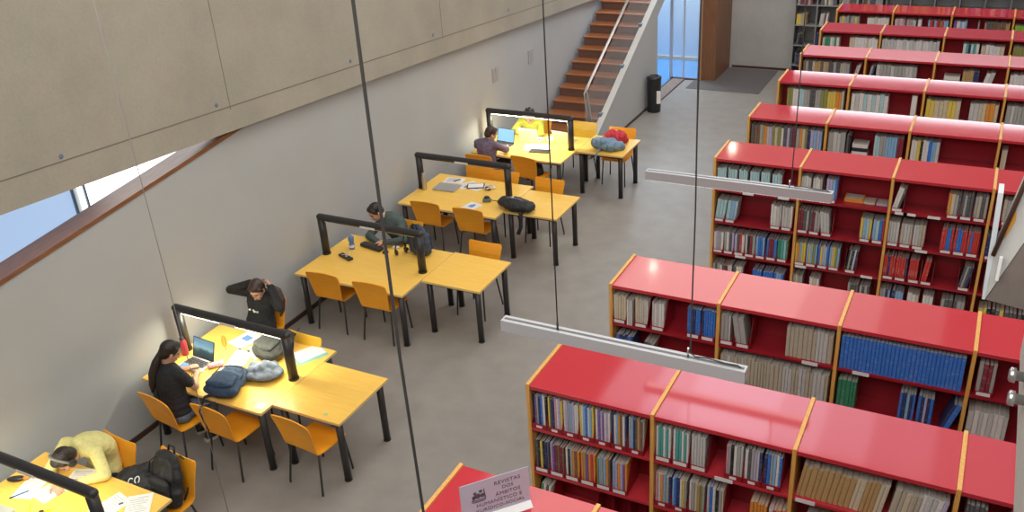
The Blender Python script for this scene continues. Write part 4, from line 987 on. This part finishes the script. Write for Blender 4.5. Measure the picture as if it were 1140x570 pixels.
hp = thing('headphones', 'black headphones standing against the slate backpack', 'headphones', (-6.33, 8.50, TT), R(60))
MB().tube([(-.07, 0, .03), (-.075, 0, .10), (-.05, 0, .155), (0, 0, .175), (.05, 0, .155), (.075, 0, .10), (.07, 0, .03)], .010, 8).build('headband', M['blackplastic'], hp)
for s in (-1, 1): MB().ell((s*.066, 0, .042), (.022, .038, .040)).build('ear_cup', M['blackplastic'], hp)
backpack('slate grey backpack standing on third table by the right lamp post', (-6.10, 8.60, TT+.003), (0, 0, R(165)), 'slate_bag', w=.38, d=.20, h=.38, seed=3)
# fourth table (T3)
bottle('slim steel bottle by the left lamp post of the fourth table', -7.19, 10.44, 'bottle_steel', h=.27, r=.034, capm='steel')
laptop('closed light grey laptop on the fourth table', -6.90, 10.60, 4, 0, 'laptop_grey', 'screen_blue', w=.36, d=.26)
paper('white sheet with a pen behind the closed grey laptop', -6.95, 10.90, 8, .30, .21); rod('pen', 'dark pen lying on the sheet behind the closed laptop', 'pen', -6.90, 10.91, 60, .13, .006, 'laptop_dark', z=TT+.004)
paper('white sheet right of the closed grey laptop, fourth table', -6.66, 10.80, -35, .21, .28); paper('white sheet beneath the dark tablet on the fourth table', -6.52, 10.78, -12, .28, .22)
tb = thing('tablet', 'dark tablet with a white page on it, fourth table', 'tablet', (-6.52, 10.80, TT+.0032), R(25)); MB().box(-.13, .13, -.09, .09, 0, .010, bev=.003).build('tablet_body', M['laptop_dark'], tb); MB().box(-.115, .115, -.075, .075, .0105, .0112).build('tablet_screen', M['paper'], tb)
cb = thing('cable', 'tangled white cable with black plug on the fourth table', 'cable', (-6.27, 10.78, TT)); rg = random.Random(9); MB().tube([(.10*math.cos(k*1.1)*(.6+.4*math.sin(k*2.3)), .08*math.sin(k*1.1), .012+.018*(k % 3)) for k in range(16)], .0065, 6).build('cord', M['white_plastic'], cb); MB().box(-.05, .03, -.06, -.01, .001, .045, bev=.008).build('plug', M['laptop_dark'], cb)
ad = thing('power_adapter', 'dark green adapter in front of the right lamp post, fourth table', 'adapter', (-6.09, 10.36, TT), R(25)); MB().box(-.06, .06, -.045, .045, .0005, .045, bev=.015).build('adapter_body', plain('dark_green_plastic', (.10, .15, .13), .5), ad); MB().ell((.0, .02, .055), (.04, .03, .025)).build('adapter_top', M['laptop_dark'], ad); MB().tube([(.06, 0, .02), (.10, .01, .006), (.18, -.03, .006), (.24, -.02, .006)], .005, 6).build('cord', M['cable'], ad)
nbk = thing('notebook', 'white notebook with a small picture on its cover, fourth table', 'notebook', (-6.21, 10.09, TT), R(-12)); MB().box(-.105, .105, -.145, .145, .0005, .014, bev=.002).build('pages', M['paper'], nbk); MB().box(-.10, .10, -.14, .14, .0142, .0155).build('cover', M['white_plastic'], nbk); MB().prism([(-.03, -.02), (.05, -.02), (.04, .07), (0, .10), (-.04, .05)], 'z', .0156, .0162).build('cover_picture', M['blue_ink'], nbk)
df = thing('duffel_bag', 'black duffel backpack with hanging strap on the fourth side table', 'bag', (-5.55, 10.24, TT), R(-10)); m = MB()
for k in range(7): m.ell((-.20+k*.067, rnd.uniform(-.01, .01), .088), (.105, .16*(1-.25*abs(k-3)/3), .095*(1-.25*abs(k-3)/3)))
wrinkle(m.blob('bag_body', M['black_bag'], df, .011, 5), .008, 10, 2); MB().tube([(-.24, 0, .12), (-.10, -.03, .178), (.05, -.02, .184), (.24, .02, .12)], .006, 6).build('zip', M['ink'], df); MB().ell((-.05, -.02, .18), (.03, .02, .02)).build('silver_patch', M['laptop_grey'], df); MB().tube([(.19, .02, .1), (.25, .03, .09), (.27, .06, .03)], .012, 8, flat=(.4, 1)).build('side_strap', M['black_bag'], df)
strap_world(df, [(-5.44, 10.14, .80), (-5.42, 10.105, .76), (-5.42, 10.10, .70), (-5.43, 10.10, .55), (-5.47, 10.09, .44)], .028)
# farthest table (T4)
laptop('open black laptop with a blank blue screen on the farthest table', -6.98, 12.50, -6, 105, 'laptop_dark', 'screen_blue', w=.34, d=.23)
laptop('open laptop seen from behind with a bright pale lid', -6.62, 12.92, 178, 105, 'white_plastic', 'screen_blue', w=.36, d=.23, back='white_plastic')
laptop('open silver laptop right of the lamp, turned to the chair by the stairs', -6.05, 13.02, 172, 110, 'laptop_grey', 'screen_blue', w=.33, d=.22)
paper('bright white open papers at front of the farthest table', -6.38, 12.60, 15, .40, .28, n=2); paper('white sheet between the two laptops at the back of farthest table', -6.33, 13.05, 30, .15, .2)
bf = thing('folder', 'black ring folder under bright papers on the farthest table', 'folder', (-6.25, 12.45, TT), R(8)); MB().box(-.17, .17, -.09, .06, .0005, .012, bev=.003).build('cover', M['laptop_dark'], bf)
cloth_heap('handbag', 'black bag heaped on the seat of the front chair at farthest table', 'bag', (-6.28, 12.17, .452), (.18, .17, .20), 'black_cloth', 12)
cloth_heap('tote_bag', 'crumpled red bag behind the denim bag on the farthest side table', 'bag', (-5.24, 13.20, TT), (.20, .15, .23), 'red_bag', 21, [(.05, -.10, .10), (.07, -.14, .05), (.08, -.16, .01)])
cloth_heap('denim_bag', 'light blue denim bag with hanging strap on the farthest side table', 'bag', (-5.27, 12.86, TT), (.31, .20, .22), 'denim_light', 33)
dn = [o for o in bpy.data.objects if o.get('label', '').startswith('light blue denim')][0]
strap_world(dn, [(-5.30, 12.74, .80), (-5.33, 12.63, .765), (-5.335, 12.60, .74), (-5.34, 12.595, .66), (-5.37, 12.59, .60)], .016, 'denim_light', 'strap')
# ------------------------------------------------------------------ people
def frame(f, up):
    f = Vector(f).normalized(); u = Vector(up); u = (u - f*u.dot(f)).normalized(); r = f.cross(u)
    return Matrix((r, f, u)).transposed()
def hand(m, W, d, n, side):
    """palm, four fingers of different length, thumb from the side of the palm"""
    W = Vector(W); d = Vector(d).normalized(); n = Vector(n); n = (n - d*n.dot(d)).normalized(); s = d.cross(n)*side
    mx = Matrix((s, d, n)).transposed()
    m.ell(W+d*.048, (.041, .052, .016), mx, 14, 8); m.capsule(W-d*.02, W+d*.03, .025, .024, 12, 4)
    for i, (o, L) in enumerate(((.031, .066), (.0105, .076), (-.0105, .070), (-.031, .054))):
        b = W + d*.082 + s*o; a1 = R(18+4*i); d1 = d*math.cos(a1)+n*math.sin(a1); k = b+d1*L*.5
        a2 = R(48+5*i); d2 = d*math.cos(a2)+n*math.sin(a2); m.capsule(b-d*.02, b, .0092, .0090, 8, 3); m.capsule(b, k, .0088, .0082, 8, 3); m.capsule(k, k+d2*L*.5, .0082, .0068, 8, 3)
    b = W+d*.022+s*.030; k = b+(d*.55+s*.75+n*.3).normalized()*.036; m.capsule(b-s*.01, k, .012, .0105, 8, 3); m.capsule(k, k+(d*.85+s*.3+n*.4).normalized()*.030, .0105, .008, 8, 3)
def lerp(a, b, t): return Vector(a)*(1-t)+Vector(b)*t
def torso(m, J, g, long=1.0):
    """trunk as a chain of oriented ovals; g is how much it is grown"""
    P, N = Vector(J['P']), Vector(J['N']); Cc = Vector(J['C']) if 'C' in J else lerp(P, N, .6)
    sx = (Vector(J['SR'])-Vector(J['SL'])).normalized(); hx = Vector(J['hipx']).normalized()
    for i in range(11):
        t = i/10; p = (P*(1-t)**2 + (Cc*2-(P+N)*.5)*2*t*(1-t) + N*t*t)
        if t > .93: continue
        x = hx.lerp(sx, t); tan = (N-P).normalized(); f = tan.cross(x).normalized(); x = f.cross(tan).normalized()
        w = [.168, .160, .148, .140, .142, .150, .158, .160, .145, .10, .07][i]; dd = [.118, .115, .105, .10, .102, .110, .115, .110, .095, .075, .06][i]
        m.ell(p, (w*J.get('bulk', 1)+g, dd*J.get('bulk', 1)+g, .075+g), Matrix((x, f, tan)).transposed(), 18, 10)
    for s in 'LR':
        S = Vector(J['S'+s]); m.capsule(lerp(S, N, .75)-Vector((0, 0, .02)), S, .060+g, .052+g, 14, 5)
def arm(m, J, s, g, t0=0., end=2.):
    S, E, Wv = (Vector(J[k+s]) for k in 'SEW')
    m.capsule(S, lerp(S, E, min(1, end)), .050+g, .050-.012*min(1, end)+g, 14, 5)
    if end > 1: m.capsule(E, lerp(E, Wv, end-1), .040+g, .040-.014*(end-1)+g, 14, 5)
def legs(m, J, g, end=2.):
    for s in 'LR':
        Hh, K, A = (Vector(J[k+s]) for k in ('hip', 'K', 'A'))
        m.capsule(Hh, K, .082+g, .056+g, 14, 5); m.capsule(K, lerp(K, A, min(1, end-1)), .055+g, .038+g, 14, 5)
def person(label, J, top, top_mat, leg_mat, hair_mat, hair='short', skin='skin', hood=False, shoe='laptop_dark'):
    P = Vector(J['P']); hx = Vector(J['hipx']).normalized(); J['hipR'] = P+hx*.09+Vector((0, 0, -.02)); J['hipL'] = P-hx*.09+Vector((0, 0, -.02))
    HM = frame(J['f'], J.get('up', (0, 0, 1))); H = Vector(J['H'])
    def h(x, y, z): return H + HM @ Vector((x, y, z))
    m = MB()
    torso(m, J, 0)
    for s in 'LR': arm(m, J, s, 0); hand(m, J['W'+s], J['d'+s], J['n'+s], 1 if s == 'L' else -1)
    legs(m, J, 0)
    for s in 'LR':
        A = Vector(J['A'+s]); t = Vector(J['toe']).normalized(); m.capsule(A-t*.03-Vector((0, 0, .035)), A+t*.15-Vector((0, 0, .045)), .036, .028, 12, 4)
    m.capsule(Vector(J['N'])-Vector((0, 0, .03)), h(0, -.015, -.06), .058, .050, 14, 5)
    m.ell(h(0, -.012, .028), (.074, .094, .090), HM); m.ell(h(0, .028, -.045), (.056, .060, .070), HM); m.ell(h(0, .055, -.095), (.026, .024, .020), HM)
    m.capsule(h(0, .082, .0), h(0, .101, -.036), .009, .013, 10, 4); m.ell(h(0, .072, .022), (.050, .016, .010), HM); m.ell(h(0, .078, -.066), (.024, .012, .014), HM)
    for s in (-1, 1): m.ell(h(s*.076, -.005, -.015), (.010, .022, .032), HM, 10, 8); m.ell(h(s*.036, .062, -.028), (.020, .018, .018), HM, 10, 8)
    b = m.blob('person', M[skin], None, .0055, 4); tag(b, label, 'person')
    e = MB()
    for s in (-1, 1): e.ell(h(s*.030, .079, .004), (.012, .006, .0065), HM, 10, 8)
    e.build('eyes', M['eye'], b)
    br_ = MB()
    for s in (-1, 1): br_.capsule(h(s*.016, .089, .024), h(s*.046, .078, .024), .0045, .003, 8, 3)
    br_.build('eyebrows', M[hair_mat], b)
    MB().ell(h(0, .0895, -.067), (.021, .007, .007), HM, 12, 8).build('mouth', M['lips'], b)
    # clothing
    g = .013
    m = MB(); torso(m, J, g); 
    for s in 'LR': arm(m, J, s, g, end=.62 if top == 'tshirt' else 1.95)
    if top != 'tshirt':
        for s in 'LR': E, Wv = Vector(J['E'+s]), Vector(J['W'+s]); m.capsule(lerp(E, Wv, .9), lerp(E, Wv, .95), .042, .043, 12, 4)
    m.capsule(Vector(J['N'])-Vector((0, 0, .05)), Vector(J['N'])+Vector((0, 0, .0)), .085, .068, 14, 5)
    if hood:
        for k in range(-4, 5):
            a = k*.42; m.ell(Vector(J['N']) + Vector(J['back'])*(.075*math.cos(a)) + hx*(.095*math.sin(a)) + Vector((0, 0, -.01-.03*math.cos(a))), (.05, .05, .045))
    m.blob({'tshirt': 't_shirt', 'hoodie': 'hoodie', 'jumper': 'jumper'}[top], M[top_mat], b, .011, 3)
    m = MB(); legs(m, J, .012, 1.93); hp_ = MB()
    m.capsule(J['hipL'], J['hipR'], .105, .105, 14, 5); m.blob('trousers', M[leg_mat], b, .011, 3)
    for s in 'LR':
        A = Vector(J['A'+s]); t = Vector(J['toe']).normalized(); sh = MB(); sh.capsule(A-t*.035-Vector((0, 0, .03)), A+t*.15-Vector((0, 0, .04)), .046, .037, 12, 4); sh.capsule(A-Vector((0, 0, .02)), A, .046, .046, 12, 4)
        o = sh.blob('shoe', M[shoe], b, .009, 3)
        so = MB(); f_ = t; r_ = Vector((t.y, -t.x, 0)); so.prism([tuple((A+f_*q[0]+r_*q[1]).xy) for q in ((-.085, -.03), (-.085, .03), (.02, .046), (.14, .042), (.19, .02), (.19, -.02), (.14, -.042), (.02, -.046))], 'z', max(.001, A.z-.088), A.z-.062); so.build('sole', M['sole'], o)
    # hair
    m = MB(); m.ell(h(0, -.022, .042), (.082, .098, .090), HM); m.ell(h(0, -.055, -.005), (.074, .062, .075), HM); m.ell(h(0, .035, .088), (.060, .045, .034), HM)
    for s in (-1, 1): m.capsule(h(s*.066, .03, .06), h(s*.074, .005, .0), .020, .014, 10, 4)
    rg = random.Random(int(abs(H.x*1000)))
    if hair == 'curly':
        for k in range(22):
            a, c = rg.uniform(0, 2*PI), rg.uniform(-.2, 1); m.ell(h(.078*math.cos(a)*math.sqrt(1-c*c*.8), -.022+.094*math.sin(a)*math.sqrt(1-c*c*.8)-.01, .035+.085*c), (.024, .024, .022))
    m.blob('hair', M[hair_mat], b, .008, 3)
    if 'tail' in J:
        pts = [Vector(p) for p in J['tail']]; m = MB(); rs = [.030, .044, .046, .036, .014]
        for i in range(len(pts)-1): m.capsule(pts[i], pts[i+1], rs[min(i, 4)], rs[min(i+1, 4)], 12, 4)
        m.blob('ponytail', M[hair_mat], b, .008, 3); tie = MB(); tie.tube([pts[0], lerp(pts[0], pts[1], .25)], .031, 10).build('hair_tie', M['black'], b)
    return b, h, HM
D = Vector
# person in pale yellow, headphones, head bent over the nearest table
p0, h0, hm0 = person('person in pale yellow jumper and headphones bent over the nearest table', dict(P=(-6.69, 4.02, .56), C=(-6.69, 4.05, .80), N=(-6.67, 3.86, .99), H=(-6.645, 3.69, .955), f=(-.12, -.62, -.78), up=(-.05, -.75, .6), hipx=(-1, -.1, 0), back=(0, 1, 0),
    SR=(-6.84, 3.85, .95), SL=(-6.49, 3.88, .95), ER=(-6.86, 3.64, .80), EL=(-6.33, 3.80, .80), WR=(-6.68, 3.55, .785), WL=(-6.48, 3.66, .785), dR=(.8, -.3, -.1), dL=(-.9, -.25, -.1), nR=(0, 0, -1), nL=(0, 0, -1),
    KR=(-6.78, 3.72, .52), KL=(-6.58, 3.72, .52), AR=(-6.78, 3.78, .09), AL=(-6.58, 3.78, .09), toe=(0, -1, 0), bulk=1.08), 'jumper', 'yellow_cloth', 'dark_trousers', 'hair', 'short', 'skin')
m = MB(); m.tube([h0(.095*math.cos(a), -.005, .035+.108*math.sin(a)) for a in [PI*k/14 for k in range(15)]], .011, 8, flat=(1, 1.6)).build('headphone_band', plain('grey_headband', (.22, .23, .22), .4), p0)
for s in (-1, 1): MB().ell(h0(s*.098, -.005, .0), (.022, .038, .044), hm0).build('ear_cup', M['blackplastic'], p0)
# person in black T-shirt at the laptop
p1, h1, hm1 = person('person in black T-shirt and jeans with long dark ponytail at the open laptop', dict(P=(-6.77, 5.0, .565), N=(-6.83, 5.07, 1.03), H=(-6.80, 5.125, 1.165), f=(.35, .75, -.5), hipx=(.98, -.18, 0), back=(0, -1, 0),
    SR=(-6.65, 5.05, .98), SL=(-7.01, 5.10, .98), ER=(-6.585, 5.14, .80), EL=(-7.05, 5.21, .81), WR=(-6.76, 5.33, .785), WL=(-6.93, 5.37, .785), dR=(-.6, .7, -.05), dL=(.35, .9, -.05), nR=(0, 0, -1), nL=(0, 0, -1),
    KR=(-6.64, 5.37, .54), KL=(-6.84, 5.42, .54), AR=(-6.72, 5.30, .09), AL=(-6.90, 5.36, .09), toe=(.3, 1, 0), bulk=1.1, tail=[(-6.85, 5.055, 1.19), (-6.88, 4.995, 1.10), (-6.905, 4.945, .99), (-6.915, 4.915, .88), (-6.92, 4.90, .80)]), 'tshirt', 'black_cloth', 'jeans', 'hair', 'long', 'skin_dark')
# person in black hoodie, hands behind the head
p2, h2, hm2 = person('person in black hoodie facing the camera with both hands behind the head', dict(P=(-7.07, 6.62, .565), N=(-7.0, 6.67, 1.0), H=(-6.95, 6.56, 1.10), f=(.15, -.8, -.5), hipx=(-1, -.05, 0), back=(0, 1, 0),
    SR=(-7.18, 6.67, .965), SL=(-6.82, 6.65, .965), ER=(-7.37, 6.56, 1.02), EL=(-6.64, 6.53, .95), WR=(-7.10, 6.63, 1.13), WL=(-6.81, 6.64, 1.13), dR=(.75, .35, .1), dL=(-.65, .35, .3), nR=(.2, -.8, -.4), nL=(-.2, -.8, -.4),
    KR=(-7.15, 6.22, .53), KL=(-6.95, 6.22, .53), AR=(-7.15, 6.28, .09), AL=(-6.95, 6.28, .09), toe=(0, -1, 0), bulk=1.12, tail=[(-6.86, 6.66, 1.12), (-6.76, 6.68, 1.06), (-6.71, 6.66, .96), (-6.70, 6.63, .86), (-6.71, 6.60, .79)]), 'hoodie', 'black_cloth', 'dark_trousers', 'hair_brown', 'long', 'skin', hood=True)
m = MB()
for (x, z, a) in ((-.075, .86, 0), (.0, .845, 1), (.05, .85, 0)):
    c = D((-7.0+x*.9, 6.50, z-.01)); m.ell(c, (.018, .012, .012)); 
    if a: m.ell(c+D((-.012, 0, .018)), (.009, .012, .009))
m.build('chest_print', M['white_plastic'], p2)
# person in grey green, resting over the third table
p3, h3, hm3 = person('person in grey green jumper with cropped dark hair leaning over the third table', dict(P=(-6.60, 9.05, .565), N=(-6.78, 8.93, 1.02), H=(-6.91, 8.84, 1.10), f=(-.45, -.70, -.55), hipx=(-.97, .25, 0), back=(.2, 1, 0),
    SR=(-6.90, 8.93, .93), SL=(-6.57, 8.90, .97), ER=(-6.97, 8.70, .80), EL=(-6.44, 8.72, .81), WR=(-6.76, 8.61, .785), WL=(-6.64, 8.58, .815), dR=(.9, -.2, 0), dL=(-.9, -.2, 0), nR=(0, 0, -1), nL=(0, 0, -1),
    KR=(-6.72, 8.66, .53), KL=(-6.52, 8.66, .53), AR=(-6.72, 8.72, .09), AL=(-6.52, 8.72, .09), toe=(0, -1, 0), bulk=1.15), 'jumper', 'green_cloth', 'dark_trousers', 'hair', 'short', 'skin')
# person in mauve hoodie, back to the camera
p4, h4, hm4 = person('person in mauve hoodie with short brown hair, back turned, at the black laptop', dict(P=(-6.98, 11.95, .565), N=(-6.97, 12.01, .98), H=(-6.92, 12.07, 1.09), f=(.55, .7, -.45), hipx=(1, -.1, 0), back=(-.1, -1, 0),
    SL=(-7.15, 12.02, .935), SR=(-6.80, 11.98, .935), EL=(-7.25, 12.15, .83), ER=(-6.72, 12.18, .81), WL=(-7.08, 12.30, .785), WR=(-6.82, 12.34, .785), dL=(.6, .7, 0), dR=(-.4, .8, 0), nL=(0, 0, -1), nR=(0, 0, -1),
    KR=(-6.88, 12.36, .53), KL=(-7.08, 12.36, .53), AR=(-6.88, 12.30, .09), AL=(-7.08, 12.30, .09), toe=(0, 1, 0), bulk=1.1), 'hoodie', 'purple_cloth', 'dark_trousers', 'hair_brown', 'short', 'skin', hood=True)
# person in mustard shirt, far side
p5, h5, hm5 = person('person in mustard yellow shirt behind the lit lamp on the farthest table', dict(P=(-6.80, 13.32, .565), N=(-6.78, 13.22, .98), H=(-6.76, 13.13, 1.06), f=(.1, -.65, -.7), hipx=(-1, 0, 0), back=(0, 1, 0),
    SR=(-6.96, 13.22, .93), SL=(-6.60, 13.22, .93), ER=(-7.04, 13.08, .81), EL=(-6.52, 13.08, .81), WR=(-6.86, 12.98, .785), WL=(-6.70, 12.98, .785), dR=(.6, -.6, 0), dL=(-.6, -.6, 0), nR=(0, 0, -1), nL=(0, 0, -1),
    KR=(-6.9, 12.95, .53), KL=(-6.7, 12.95, .53), AR=(-6.9, 13.0, .09), AL=(-6.7, 13.0, .09), toe=(0, -1, 0)), 'jumper', 'lime_cloth', 'dark_trousers', 'hair', 'curly', 'skin')
